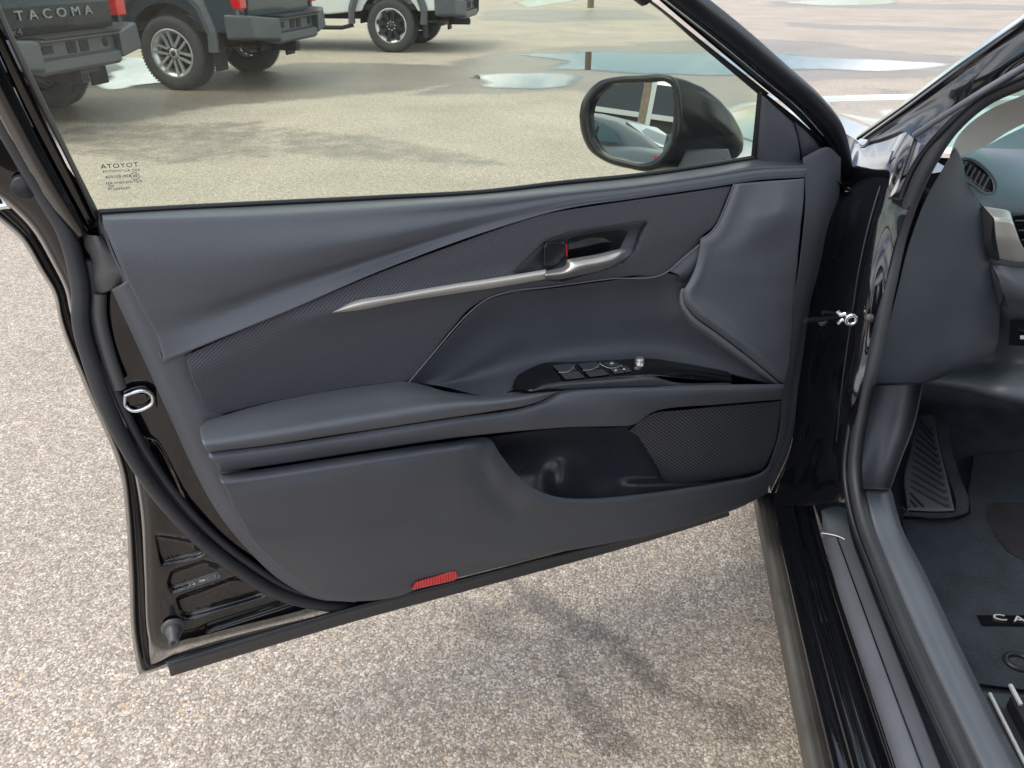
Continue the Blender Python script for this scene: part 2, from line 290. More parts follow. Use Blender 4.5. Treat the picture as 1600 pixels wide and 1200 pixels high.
# ------------------------------------------------------------------ ground
def ground_material():
    m = mat('exposed_aggregate', (.4, .38, .35), .8); b = bsdf(m); t = nd(m, 'ShaderNodeTexCoord')
    v1 = nd(m, 'ShaderNodeTexVoronoi', Scale=215., Randomness=1.); v2 = nd(m, 'ShaderNodeTexVoronoi', Scale=105.)
    dn = nd(m, 'ShaderNodeTexNoise', Scale=60., Detail=2.); dm = nd(m, 'ShaderNodeVectorMath', operation='SCALE'); dm.inputs['Scale'].default_value = .007; dn.inputs['Scale'].default_value = 140.; lk(m, t.outputs['Object'], dn.inputs['Vector']); lk(m, dn.outputs['Color'], dm.inputs[0])
    av = nd(m, 'ShaderNodeVectorMath', operation='ADD'); lk(m, t.outputs['Object'], av.inputs[0]); lk(m, dm.outputs[0], av.inputs[1])
    for v in (v1, v2): lk(m, av.outputs[0], v.inputs['Vector'])
    def ramp(sock, els):
        r = nd(m, 'ShaderNodeValToRGB'); e = r.color_ramp.elements
        while len(e) < len(els): e.new(.5)
        for i, (p, c) in enumerate(els): e[i].position = p; e[i].color = (*c, 1)
        lk(m, sock, r.inputs[0]); return r.outputs[0]
    def sepx(sock): s = nd(m, 'ShaderNodeSeparateColor'); lk(m, sock, s.inputs[0]); return s.outputs
    c1 = sepx(v1.outputs['Color']); c2 = sepx(v2.outputs['Color'])
    pal = [(0, (.29, .25, .22)), (.25, (.39, .345, .305)), (.5, (.47, .42, .36)), (.62, (.57, .50, .42)), (.80, (.64, .59, .53)), (.93, (.78, .73, .68)), (.978, (.50, .35, .24)), (1., (.56, .42, .26))]
    k1 = ramp(c1[0], pal); k2 = ramp(c2[1], [(0, (.33, .29, .255)), (.5, (.50, .445, .385)), (.8, (.62, .57, .51)), (.92, (.76, .71, .66)), (.96, (.52, .34, .22)), (1., (.60, .44, .24))])
    # only some of the large cells are large stones
    big = nd(m, 'ShaderNodeMath', operation='GREATER_THAN'); lk(m, c2[0], big.inputs[0]); big.inputs[1].default_value = .82
    core = nd(m, 'ShaderNodeMath', operation='LESS_THAN'); lk(m, v2.outputs['Distance'], core.inputs[0]); core.inputs[1].default_value = .48
    bc = nd(m, 'ShaderNodeMath', operation='MULTIPLY'); lk(m, big.outputs[0], bc.inputs[0]); lk(m, core.outputs[0], bc.inputs[1])
    x = nd(m, 'ShaderNodeMix', data_type='RGBA'); lk(m, bc.outputs[0], x.inputs['Factor']); lk(m, k1, x.inputs['A']); lk(m, k2, x.inputs['B'])
    # binder between stones
    gap = nd(m, 'ShaderNodeMapRange'); gap.inputs['From Min'].default_value = .50; gap.inputs['From Max'].default_value = .78; lk(m, v1.outputs['Distance'], gap.inputs['Value'])
    gb = nd(m, 'ShaderNodeMath', operation='MULTIPLY'); inv = nd(m, 'ShaderNodeMath', operation='SUBTRACT'); inv.inputs[0].default_value = 1; lk(m, bc.outputs[0], inv.inputs[1]); lk(m, gap.outputs[0], gb.inputs[0]); lk(m, inv.outputs[0], gb.inputs[1])
    x2 = nd(m, 'ShaderNodeMix', data_type='RGBA'); lk(m, gb.outputs[0], x2.inputs['Factor']); lk(m, x.outputs['Result'], x2.inputs['A']); x2.inputs['B'].default_value = (.27, .23, .19, 1)
    # broad wear
    n1 = nd(m, 'ShaderNodeTexNoise', Scale=.9, Detail=8., Roughness=.6); lk(m, t.outputs['Object'], n1.inputs['Vector']); mr = nd(m, 'ShaderNodeMapRange'); mr.inputs['From Min'].default_value = .3; mr.inputs['From Max'].default_value = .7; mr.inputs['To Min'].default_value = .86; mr.inputs['To Max'].default_value = 1.14; lk(m, n1.outputs['Fac'], mr.inputs['Value'])
    g1 = nd(m, 'ShaderNodeTexNoise', Scale=34., Detail=3., Roughness=.75); lk(m, t.outputs['Object'], g1.inputs['Vector']); g2 = nd(m, 'ShaderNodeMapRange'); g2.inputs['From Min'].default_value = .34; g2.inputs['From Max'].default_value = .66; g2.inputs['To Min'].default_value = .80; g2.inputs['To Max'].default_value = 1.2; lk(m, g1.outputs['Fac'], g2.inputs['Value'])
    g3 = nd(m, 'ShaderNodeMath', operation='MULTIPLY'); lk(m, g2.outputs[0], g3.inputs[0]); lk(m, mr.outputs[0], g3.inputs[1]); mr = g3
    at = nd(m, 'ShaderNodeAttribute'); at.attribute_name = 'damp'
    n4 = nd(m, 'ShaderNodeTexNoise', Scale=5., Detail=6., Roughness=.7); lk(m, t.outputs['Object'], n4.inputs['Vector']); a4 = nd(m, 'ShaderNodeMath', operation='MULTIPLY_ADD'); lk(m, n4.outputs['Fac'], a4.inputs[0]); a4.inputs[1].default_value = 1.4; a4.inputs[2].default_value = -.70
    a5 = nd(m, 'ShaderNodeMath', operation='ADD'); lk(m, a4.outputs[0], a5.inputs[0]); lk(m, at.outputs['Fac'], a5.inputs[1])
    wet = nd(m, 'ShaderNodeMapRange'); wet.interpolation_type = 'SMOOTHSTEP'; wet.inputs['From Min'].default_value = .25; wet.inputs['From Max'].default_value = .85; lk(m, a5.outputs[0], wet.inputs['Value'])
    dk = nd(m, 'ShaderNodeMapRange'); dk.inputs['To Min'].default_value = 1; dk.inputs['To Max'].default_value = .52; lk(m, wet.outputs[0], dk.inputs['Value'])
    mm = nd(m, 'ShaderNodeMath', operation='MULTIPLY'); lk(m, mr.outputs[0], mm.inputs[0]); lk(m, dk.outputs[0], mm.inputs[1])
    vm = nd(m, 'ShaderNodeVectorMath', operation='SCALE'); wm = nd(m, 'ShaderNodeVectorMath', operation='MULTIPLY'); wm.inputs[1].default_value = (1.03, 1.0, .955); lk(m, x2.outputs['Result'], wm.inputs[0]); lk(m, wm.outputs[0], vm.inputs[0]); lk(m, mm.outputs[0], vm.inputs['Scale']); lk(m, vm.outputs[0], b.inputs['Base Color'])
    rr = nd(m, 'ShaderNodeMapRange'); rr.inputs['To Min'].default_value = .75; rr.inputs['To Max'].default_value = .38; lk(m, wet.outputs[0], rr.inputs['Value']); lk(m, rr.outputs[0], b.inputs['Roughness'])
    iv = nd(m, 'ShaderNodeMath', operation='SUBTRACT'); iv.inputs[0].default_value = 1; lk(m, v1.outputs['Distance'], iv.inputs[1]); ib = nd(m, 'ShaderNodeMath', operation='ADD'); lk(m, iv.outputs[0], ib.inputs[0]); lk(m, bc.outputs[0], ib.inputs[1])
    bp = nd(m, 'ShaderNodeBump', Strength=.7, Distance=.004); lk(m, ib.outputs[0], bp.inputs['Height']); lk(m, bp.outputs[0], b.inputs['Normal']); return m
DAMP = [  # outlines traced on the ground (given as sight lines, laid on z=0) with a softness in metres and a weight
 ([(40,190),(200,192),(330,168),(520,152),(640,142),(745,128),(760,105),(600,98),(460,98),(330,118),(160,92),(60,60),(-200,60),(-200,200)], .35, 1.),
 ([(100,196),(420,186),(440,215),(435,248),(250,262),(110,245),(60,215)], .25, .62),
 ([(420,196),(600,212),(700,232),(820,256),(980,262),(700,262),(560,252),(430,240)], .15, .6),
 ([(640,150),(760,148),(900,142),(1010,150),(1100,172),(1190,168),(1190,118),(1100,70),(900,72),(780,82),(700,96),(690,130)], .35, .9),
 ([(980,66),(1180,60),(1290,66),(1370,78),(1500,88),(1520,112),(1440,122),(1300,124),(1230,128),(1100,120)], .4, .95),
 ([(1225,34),(1300,38),(1600,47),(1600,52),(1300,46),(1230,42)], .3, .8),
 ([(1200,2),(1600,8),(1700,18),(1400,14),(1200,10)], .5, .8),
 ([(760,15),(1000,15),(1040,30),(860,36),(740,30)], .4, .8),
 ([(1370,138),(1420,142),(1410,152),(1375,152)], .15, .7),
 ([(790,900),(900,950),(960,985),(1010,1040),(1070,1095),(1010,1080),(940,1015),(850,985),(800,950)], .03, .66),
 ([(860,960),(900,1040),(960,1110),(1020,1170),(1010,1200),(930,1180),(880,1120),(850,1030)], .03, .66),
 ([(700,920),(800,940),(830,1000),(780,1020),(700,990)], .05, .66),
 ([(1060,1080),(1180,1090),(1210,1130),(1200,1200),(1120,1160)], .04, .66),
 ([(925,985),(945,982),(985,1000),(1000,1020),(1040,1062),(1052,1090),(1035,1085),(1000,1040),(975,1015)], .012, .85),
 ([(1140,920),(1160,925),(1155,940),(1135,935)], .01, .7), ([(1175,960),(1200,965),(1195,980),(1175,975)], .01, .7),
]
def build_ground():
    xs = np.r_[-500, -200, -90, -45, -25, np.arange(-16, -6, .12), np.arange(-6, -1.4, .05), np.arange(-1.4, 1.1, .02), np.arange(1.1, 7, .05), np.arange(7, 14, .12), 25, 45, 90, 200, 500]
    ys = np.r_[-500, -150, -50, -20, -8, -3, 0, np.arange(.3, 2.2, .02), np.arange(2.2, 3, .03), np.arange(3, 8, .06), np.arange(8, 40, .1), np.arange(40, 60, .5), 80, 120, 200, 500]
    X, Y = np.meshgrid(xs, ys); d = np.zeros(X.shape)
    for P, s, wt in DAMP:
        G = [Zp(x, y, 0)[:2] for x, y in P]; d = np.maximum(d, wt * sst(inpoly(X, Y, G) / s * .5 + .5))
    ny, nx = X.shape; vs = np.c_[X.ravel(), Y.ravel(), np.zeros(X.size)]
    i, j = np.meshgrid(np.arange(ny - 1), np.arange(nx - 1), indexing='ij'); a = (i * nx + j).ravel(); f = np.c_[a, a + 1, a + nx + 1, a + nx]
    me = bpy.data.meshes.new('ground'); me.vertices.add(len(vs)); me.vertices.foreach_set('co', vs.ravel()); me.loops.add(f.size); me.loops.foreach_set('vertex_index', f.ravel().astype(np.int32)); me.polygons.add(len(f)); me.polygons.foreach_set('loop_start', np.arange(0, f.size, 4, dtype=np.int32)); me.update(calc_edges=True)
    at = me.attributes.new('damp', 'FLOAT', 'POINT'); at.data.foreach_set('value', d.ravel().astype(np.float32)); me.materials.append(ground_material())
    o = bpy.data.objects.new('ground', me); link(o); tag(o, kind='structure')
build_ground()
M_['water'] = mat('still_water', (.02, .022, .022), .015, 0, 0, 1.0); bsdf(M_['water']).inputs['IOR'].default_value = 1.6
def puddle(px, jag=.05):
    G = np.array([Zp(x, y, 0)[:2] for x, y in px]); lo = G.min(0) - .3; hi = G.max(0) + .3; st = max(.03, min(.10, (hi[0] - lo[0]) / 110))
    X, Y = np.meshgrid(np.arange(lo[0], hi[0], st), np.arange(lo[1], hi[1], st)); C = curve([(a, b, 0) for a, b in list(G) + [G[0]]], 120)[:-1, :2]
    d = inpoly(X + jag * 3 * np.sin(Y * 7 + X), Y + jag * 3 * np.sin(X * 5 + 1.3 * Y), C); ext = min(.30, .35 * d.max()); ny, nx = X.shape
    keep = d > -.12; mb = MB(); idx = -np.ones(X.shape, int); idx[keep] = np.arange(keep.sum()); V = [(x, y, .004) for x, y in zip(X[keep], Y[keep])]
    F = [(idx[i, j], idx[i, j + 1], idx[i + 1, j + 1], idx[i + 1, j]) for i in range(ny - 1) for j in range(nx - 1) if keep[i:i + 2, j:j + 2].all()]
    mb.add(V, F); o = mb.build('puddle', M_['water']); o['kind'] = 'structure'
    at = o.data.attributes.new('depth', 'FLOAT', 'POINT'); at.data.foreach_set('value', np.clip(d[keep] / ext, -1, 1).astype(np.float32))
def water():
    m = M_['water']; b = bsdf(m); o = [q for q in m.node_tree.nodes if q.type == 'OUTPUT_MATERIAL'][0]; a = nd(m, 'ShaderNodeAttribute'); a.attribute_name = 'depth'
    t = nd(m, 'ShaderNodeTexCoord'); mp = nd(m, 'ShaderNodeMapping'); mp.inputs['Scale'].default_value = (1, 1.6, 1); lk(m, t.outputs['Object'], mp.inputs[0]); n = nd(m, 'ShaderNodeTexNoise', Scale=3.2, Detail=8., Roughness=.65); lk(m, mp.outputs[0], n.inputs['Vector'])
    k = nd(m, 'ShaderNodeMath', operation='MULTIPLY_ADD'); lk(m, n.outputs['Fac'], k.inputs[0]); k.inputs[1].default_value = 1.3; k.inputs[2].default_value = -.70; s = nd(m, 'ShaderNodeMath', operation='ADD'); lk(m, k.outputs[0], s.inputs[0]); lk(m, a.outputs['Fac'], s.inputs[1])
    r = nd(m, 'ShaderNodeMapRange'); r.inputs['From Min'].default_value = -.02; r.inputs['From Max'].default_value = .62; lk(m, s.outputs[0], r.inputs['Value'])
    tr = nd(m, 'ShaderNodeBsdfTransparent'); x = nd(m, 'ShaderNodeMixShader'); lk(m, r.outputs[0], x.inputs[0]); lk(m, tr.outputs[0], x.inputs[1]); lk(m, b.outputs[0], x.inputs[2]); lk(m, x.outputs[0], o.inputs[0])
water()
for p in ([(800,86),(860,82),(920,80),(1000,81),(1100,83),(1190,80),(1230,84),(1330,91),(1420,95),(1478,99),(1462,109),(1340,112),(1230,110),(1180,119),(1100,119),(1000,117),(925,111),(860,111),(850,104),(880,98),(840,92)],
          [(741,118),(780,114),(850,113),(905,119),(912,128),(880,137),(800,140),(755,138),(745,130)],
          [(152,134),(175,110),(200,90),(250,92),(262,105),(262,128),(235,132),(200,138),(165,140)],
          [(800,4),(840,-3),(890,-5),(900,1),(870,6),(830,12)], [(1215,4),(1280,0),(1385,0),(1368,8),(1300,9)]): puddle(p, .02)
# ================================================================== the black sedan
CARM = Matrix.Translation((1.28, .1, 0))
car = empty('sedan', CARM); tag(car, 'black sedan with its grey-trimmed front door standing wide open', 'car')
def part(o): return o
# ---- door shell (painted inner panel) with its pressed recesses
REC = [([(243,836),(252,880),(312,868),(322,862),(300,846),(285,842)], .010, 5), ([(262,912),(270,922),(345,898),(344,884),(318,876),(268,893)], .011, 5),
       ([(276,935),(283,956),(292,965),(380,940),(412,930),(408,916),(375,902),(360,903)], .011, 6), ([(318,978),(322,988),(440,950),(462,942),(440,938)], .007, 4),
       ([(228,685),(238,740),(262,780),(300,820),(285,770),(258,712),(245,690)], .006, 6)]
def shell_disp(x, y):
    d = np.zeros(x.shape)
    for P, dep, s in REC: d -= dep * sst((inpoly(x, y, P) + s * .5) / s)
    d += .006 * np.exp(-((x - 272)**2 + (y - 986)**2) / 260.)
    d += .0012 * np.sin(x * .045 + y * .013) + .0010 * np.sin(y * .03 - x * .02)
    return d
rowsE = [
 [(-70,300,-.135),(0,346,-.135),(32,375,-.135),(62,424,-.135),(84,462,-.135),(92,500,-.135),(131,602,-.135),(188,740,-.135),(196,800,-.135),(202,900,-.135),(207,1000,-.135),(216,1050,-.13),(219,1054,-.13),(262,1042,-.12),(560,956,-.11),(1135,800,-.11)],
 [(-66,296,-.120),(4,343,-.120),(36,372,-.120),(66,421,-.120),(88,460,-.120),(96,498,-.120),(136,600,-.120),(193,738,-.120),(201,800,-.120),(207,900,-.120),(212,1000,-.120),(221,1044,-.115),(225,1049,-.115),(265,1036,-.11),(560,952,-.10),(1135,797,-.10)],
 [(-60,286,-.119),(14,336,-.119),(44,366,-.119),(74,416,-.119),(95,456,-.119),(103,492,-.119),(144,596,-.119),(202,736,-.119),(211,800,-.119),(218,900,-.119),(224,1000,-.119),(231,1036,-.114),(236,1040,-.114),(270,1028,-.11),(560,948,-.098),(1135,795,-.098)],
 [(-55,270,-.070),(24,326,-.070),(54,358,-.070),(84,410,-.070),(104,452,-.070),(112,488,-.070),(152,592,-.070),(210,733,-.070),(222,800,-.070),(227,900,-.070),(232,990,-.070),(240,1012,-.070),(252,1018,-.070),(290,1009,-.070),(560,940,-.070),(1130,790,-.070)],
 [(-50,264,-.062),(30,320,-.062),(60,352,-.062),(90,404,-.062),(110,448,-.062),(118,484,-.062),(158,588,-.062),(216,728,-.062),(228,800,-.062),(233,900,-.062),(238,984,-.062),(246,1004,-.062),(258,1010,-.062),(296,1001,-.062),(562,934,-.062),(1130,786,-.062)],
 [(0,200,-.055),(60,290,-.055),(95,340,-.055),(120,400,-.055),(135,450,-.055),(140,490,-.055),(180,590,-.055),(240,700,-.055),(262,780,-.055),(275,850,-.055),(300,900,-.055),(320,930,-.055),(350,935,-.055),(400,930,-.055),(600,900,-.05),(1120,760,-.05)],
 [(60,200,-.05),(150,330,-.05),(165,380,-.05),(175,420,-.05),(190,460,-.05),(205,500,-.05),(250,590,-.05),(300,680,-.05),(340,740,-.05),(380,790,-.05),(410,820,-.05),(440,850,-.05),(480,860,-.05),(520,870,-.05),(650,860,-.05),(1110,740,-.05)]]
door = loft('door', rowsE, Dp, M_['inner'], car, nu=330, sub=22, lip=0, thick=0, disp=shell_disp)
# outer skin behind (black paint, door outside)
skin = MB(); S = []
_e = [np.array(Dp(*p)) - DO for p in rowsE[0][1:13]]; _ez = [q[2] for q in _e][::-1]; _eu = [q @ EU for q in _e][::-1]
def umax(z): return float(np.interp(z, _ez, _eu))
us = np.linspace(-.02, 1.275, 24); zs = [.27, .32, .45, .62, .80, .93, 1.0, 1.03]; dep = [-.145, -.165, -.185, -.195, -.185, -.165, -.13, -.09]
for z, dw in zip(zs, dep):
    for u_ in us:
        zz = z - (.05 + (1.137 - u_) * .045 if z > .95 else 0); um = umax(zz) - .012
        S.append(dl(-.02 + (u_ + .02) / 1.295 * (um + .02), dw + (.135 + dw) * -1. * (abs(u_ - .62) / .66)**4, z - (.05 + (1.137 - u_) * .045 if z > .95 else 0)))
n = len(us); skin.add(S, [(i * n + j, i * n + j + 1, (i + 1) * n + j + 1, (i + 1) * n + j) for i in range(len(zs) - 1) for j in range(n - 1)], True)
skin.build('door_skin', M_['paint'], door, DM, world=True)
# hinge-side end of the door shell
loft('hinge_face', [[(1262,262,-.03),(1322,300,-.02),(1302,370,-.03),(1280,440,-.03),(1262,520,-.03),(1248,600,-.03),(1235,700,-.03),(1202,775,-.03)],
                    [(1275,262,-.05),(1332,300,-.045),(1313,370,-.05),(1293,440,-.05),(1276,520,-.05),(1262,600,-.05),(1246,700,-.05),(1212,772,-.05)],
                    [(1280,262,-.14),(1338,300,-.14),(1318,370,-.14),(1299,440,-.14),(1281,520,-.14),(1265,600,-.14),(1249,700,-.14),(1216,770,-.14)]], Dp, M_['inner'], door, nu=60, sub=4, lip=0, thick=0)
# ---- base trim panel (hard plastic) carrying everything
trim = loft('door_trim', [
 [(174,452,-.012),(232,578,-.012),(270,662,-.012),(303,735,-.012),(345,808,-.012),(395,868,-.012),(440,908,-.012),(490,934,-.010),(555,941,-.006)],
 [(186,446,.006),(243,573,.006),(283,656,.004),(318,728,.004),(360,801,.004),(408,860,.004),(452,900,.004),(500,926,.004),(560,936,.002)],
 [(202,436,.014),(262,562,.014),(303,650,.012),(338,722,.012),(380,795,.010),(425,850,.010),(470,890,.010),(520,915,.010),(580,930,.006)],
 [(240,420,.012),(300,548,.012),(345,640,.010),(380,712,.010),(420,780,.006),(460,830,.006),(510,870,.006),(560,895,.006),(620,915,.004)]], Dp, M_['hard'], car, nu=120, sub=8, thick=.03)
# right hand end strip of the trim
loft('trim_end', [[(1254,246,-.004),(1258,300,.012),(1250,400,.018),(1232,520,.02),(1222,600,.02),(1216,680,.02),(1196,742,.02)],
                  [(1288,230,-.012),(1286,300,.006),(1270,400,.010),(1248,520,.012),(1236,600,.012),(1226,690,.012),(1200,752,.012)],
                  [(1314,246,-.03),(1312,300,-.022),(1292,390,-.022),(1264,500,-.022),(1248,600,-.022),(1234,700,-.022),(1204,768,-.02)]], Dp, M_['hard'], trim, nu=60, sub=8)
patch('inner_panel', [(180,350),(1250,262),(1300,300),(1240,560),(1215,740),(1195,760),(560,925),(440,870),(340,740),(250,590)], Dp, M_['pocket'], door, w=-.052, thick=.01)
# ---- upper soft trim
loft('soft_upper_trim', [
 [(158,333,-.040),(280,325,-.040),(400,319,-.040),(600,309,-.040),(760,300,-.040),(880,286,-.040),(1000,274,-.040),(1110,258,-.040),(1180,247,-.040),(1256,250,-.040)],
 [(160,340,.000),(280,335,.000),(400,330,.000),(600,319,.000),(760,308,.000),(880,296,.0),(1000,284,.0),(1110,268,.0),(1180,257,.0),(1259,257,.0)],
 [(166,362,.020),(290,360,.022),(410,356,.022),(600,344,.020),(760,327,.013),(880,308,.013),(1000,294,.013),(1110,278,.013),(1190,266,.013),(1261,263,.013)],
 [(188,415,.028),(300,415,.030),(420,400,.032),(600,370,.030),(760,336,.018),(880,314,.016),(1000,299,.016),(1110,283,.016),(1190,270,.016),(1261,266,.016)],
 [(222,485,.020),(320,470,.021),(430,437,.022),(600,390,.021),(760,344,.0175),(880,318,.0165),(1000,302,.0165),(1110,286,.0165),(1190,273,.0165),(1261,269,.0165)],
 [(240,515,.016),(335,490,.0125),(440,452,.012),(600,400,.0125),(760,350,.0165),(880,321,.017),(1000,304.5,.017),(1110,288.5,.017),(1190,276,.017),(1260,272,.017)],
 [(250,540,.017),(345,510,.0185),(445,471,.019),(600,412,.019),(760,356,.0185),(880,324,.017),(1000,307,.017),(1110,291,.017),(1190,279,.017),(1259,275,.017)],
 [(256,566,.019),(350,527,.026),(448,487,.027),(600,421,.026),(760,362,.021),(880,327,.018),(1000,309,.017),(1110,293,.017),(1190,281,.017),(1258,277,.017)]],
 Dp, M_['soft'], trim, nu=150, sub=6, thick=.02)
# side cheek of the upper trim
loft('trim_cheek', [[(160,372,-.03),(174,410,-.028),(186,437,-.02),(205,478,-.014),(232,545,-.012)],[(160,345,.0),(178,397,.012),(200,440,.014),(226,495,.008),(255,562,.018)]], Dp, M_['soft'], trim, nu=40, sub=5)
# ---- fabric insert
HBZ = [(800,428),(850,377),(888,363),(1012,345),(992,392),(972,412),(880,440)]
def fab_disp(x, y):
    d = -.034 * sst((inpoly(x, y, HBZ) + 1) / 7.)
    yl = 487 - (x - 520) * .186                                     # soft step below the bright strip
    k = sst((x - 380) / 200) * sst((1010 - x) / 80)
    d += k * .009 * np.exp(-((y - yl) / 16)**2)
    return d
loft('fabric_insert', [
 [(289,556,.016),(330,537,.017),(400,506,.018),(500,464,.019),(600,423,.019),(700,386,.018),(800,350,.017),(850,335,.017),(960,317,.016),(1080,300,.016),(1144,290,.014)],
 [(296,580,.022),(338,561,.022),(408,532,.022),(510,490,.022),(610,451,.022),(710,416,.022),(810,385,.021),(870,368,.02),(975,349,.02),(1075,328,.02),(1132,316,.018)],
 [(308,612,.018),(358,592,.018),(430,568,.018),(525,530,.018),(622,492,.018),(716,456,.018),(815,428,.02),(880,412,.02),(975,393,.02),(1060,370,.022),(1116,352,.018)],
 [(318,636,.014),(372,618,.014),(446,600,.014),(545,574,.014),(632,540,.014),(708,490,.016),(780,450,.018),(890,432,.018),(985,417,.018),(1062,392,.016),(1094,372,.012)],
 [(325,654,.010),(385,637,.010),(455,622,.010),(560,604,.010),(638,594,.010),(700,520,.012),(758,468,.014),(860,449,.014),(985,431,.014),(1044,424,.012),(1092,384,.010)]],
 Dp, M_['fabric'], trim, nu=200, sub=14, thick=.015, disp=fab_disp)
# ---- pull recess
loft('pull_recess', [
 [(640,598,.006),(668,566,.006),(704,524,.006),(735,490,.006),(760,470,.006),(790,460,.006),(860,451,.006),(950,439,.006),(1044,427,.008),(1078,438,.010)],
 [(650,599,-.006),(680,575,-.010),(715,538,-.010),(748,506,-.010),(776,486,-.008),(806,474,-.006),(870,464,-.006),(955,453,-.006),(1035,445,-.006),(1072,455,.004)],
 [(672,602,-.012),(705,588,-.020),(740,564,-.022),(780,540,-.024),(815,522,-.024),(850,510,-.024),(905,502,-.024),(975,498,-.024),(1040,500,-.012),(1080,492,.012)],
 [(705,607,-.002),(735,600,-.012),(765,590,-.018),(800,578,-.020),(840,566,-.022),(885,556,-.022),(940,550,-.022),(1010,547,-.018),(1080,548,-.004),(1150,552,.016)],
 [(740,616,.030),(765,618,.030),(785,616,.028),(810,606,.022),(850,588,.012),(895,576,.006),(950,570,.004),(1030,568,.008),(1120,580,.018),(1224,606,.026)]],
 Dp, M_['hard'], trim, nu=120, sub=10, thick=.01)
strip('recess_bead', [(639,597,.015),(668,563,.017),(703,521,.018),(735,487,.020),(760,468,.020),(790,457,.020),(860,448,.020),(950,436,.020),(1044,424,.020),(1064,406,.022),(1092,383,.024)], .0011, Dp, M_['lip'], trim, n=70, k=6)
# ledge that bridges the recess and the front plastic
loft('recess_ledge', [[(1046,424,.016),(1062,408,.018),(1078,394,.018),(1092,384,.018)],[(1060,430,.024),(1074,420,.026),(1086,405,.024),(1096,392,.022)],[(1056,440,.004),(1070,443,.006),(1082,438,.012),(1090,425,.020)]], Dp, M_['hard'], trim, nu=20, sub=5, thick=.01)
# ---- front hard panel with its swollen edge
loft('front_hard_panel', [
 [(1147,288,.018),(1138,312,.020),(1129,334,.021),(1119,354,.022),(1108,366,.023),(1095,374,.024),(1092,392,.025),(1086,418,.027),(1076,440,.029),(1068,455,.031),(1069,471,.034),(1080,488,.037),(1120,519,.040),(1170,557,.040),(1224,602,.036)],
 [(1155,287,.024),(1147,312,.026),(1138,336,.027),(1128,358,.028),(1117,371,.029),(1104,379,.030),(1101,396,.032),(1095,420,.034),(1085,443,.037),(1077,457,.039),(1078,470,.042),(1089,484,.045),(1128,514,.048),(1178,551,.047),(1227,594,.041)],
 [(1166,286,.025),(1160,312,.027),(1151,338,.028),(1141,362,.029),(1130,377,.030),(1117,388,.031),(1113,403,.032),(1107,422,.033),(1098,442,.034),(1091,456,.035),(1092,467,.036),(1104,479,.037),(1140,507,.038),(1188,543,.036),(1230,584,.032)],
 [(1200,283,.027),(1196,310,.034),(1190,336,.042),(1182,362,.041),(1172,380,.037),(1163,396,.034),(1160,412,.032),(1158,430,.031),(1154,446,.030),(1152,458,.030),(1154,468,.030),(1164,480,.030),(1190,504,.029),(1216,534,.027),(1233,566,.025)],
 [(1230,281,.026),(1226,308,.036),(1221,332,.045),(1216,356,.042),(1210,376,.035),(1206,396,.031),(1204,414,.030),(1203,432,.029),(1201,446,.028),(1200,458,.028),(1202,468,.028),(1208,480,.027),(1220,500,.026),(1230,528,.024),(1235,556,.022)],
 [(1257,279,.020),(1256,303,.024),(1254,328,.028),(1251,352,.028),(1249,374,.026),(1247,394,.025),(1246,412,.024),(1244,430,.024),(1243,446,.023),(1242,458,.023),(1241,468,.023),(1240,480,.022),(1239,500,.021),(1238,524,.020),(1236,548,.018)]],
 Dp, M_['kick'], trim, nu=110, sub=7, thick=.03)
loft('front_panel_lip', [[(1070,450,.030),(1068,461,.031),(1069,473,.034),(1080,490,.037),(1120,521,.040),(1170,559,.040),(1224,604,.036)],[(1064,452,.026),(1062,463,.027),(1063,477,.029),(1074,496,.032),(1114,528,.035),(1165,566,.035),(1221,608,.032)],[(1062,455,.012),(1060,466,.012),(1061,480,.012),(1071,500,.014),(1111,532,.018),(1163,570,.020),(1220,610,.024)]], Dp, M_['lip'], trim, nu=50, sub=4, lip=.0005, thick=.01)
strip('front_panel_bead', [(1147,287,.019),(1137,312,.021),(1128,334,.022),(1118,354,.023),(1107,366,.024),(1094,374,.025)], .0010, Dp, M_['lip'], trim, n=40, k=6)
# ---- armrest pad and the band under it
loft('armrest', [
 [(326,656,.012),(400,634,.012),(500,613,.012),(590,600,.012),(636,596,.012),(664,602,.014),(700,612,.018),(760,616,.026),(820,611,.040),(872,607,.060)],
 [(316,664,.040),(400,645,.040),(500,626,.040),(590,612,.040),(640,607,.040),(680,610,.040),(720,617,.042),(770,621,.048),(825,615,.056),(874,609,.066)],
 [(313,676,.074),(402,663,.074),(505,646,.074),(600,632,.074),(660,624,.074),(705,622,.074),(750,622,.074),(800,619,.076),(842,613,.076),(875,610,.076)],
 [(316,690,.096),(404,677,.096),(510,660,.096),(610,644,.096),(675,634,.096),(720,629,.096),(765,626,.096),(812,621,.094),(848,615,.090),(874,611,.082)],
 [(320,699,.101),(405,688,.101),(512,672,.101),(612,656,.101),(678,646,.101),(724,640,.101),(769,634,.101),(814,627,.098),(848,619,.093),(873,612,.084)],
 [(326,706,.096),(408,697,.096),(514,681,.096),(615,666,.096),(680,656,.096),(728,649,.096),(773,642,.096),(816,635,.094),(846,626,.090),(871,613,.080)]],
 Dp, M_['pad'], trim, nu=130, sub=7, thick=.02)
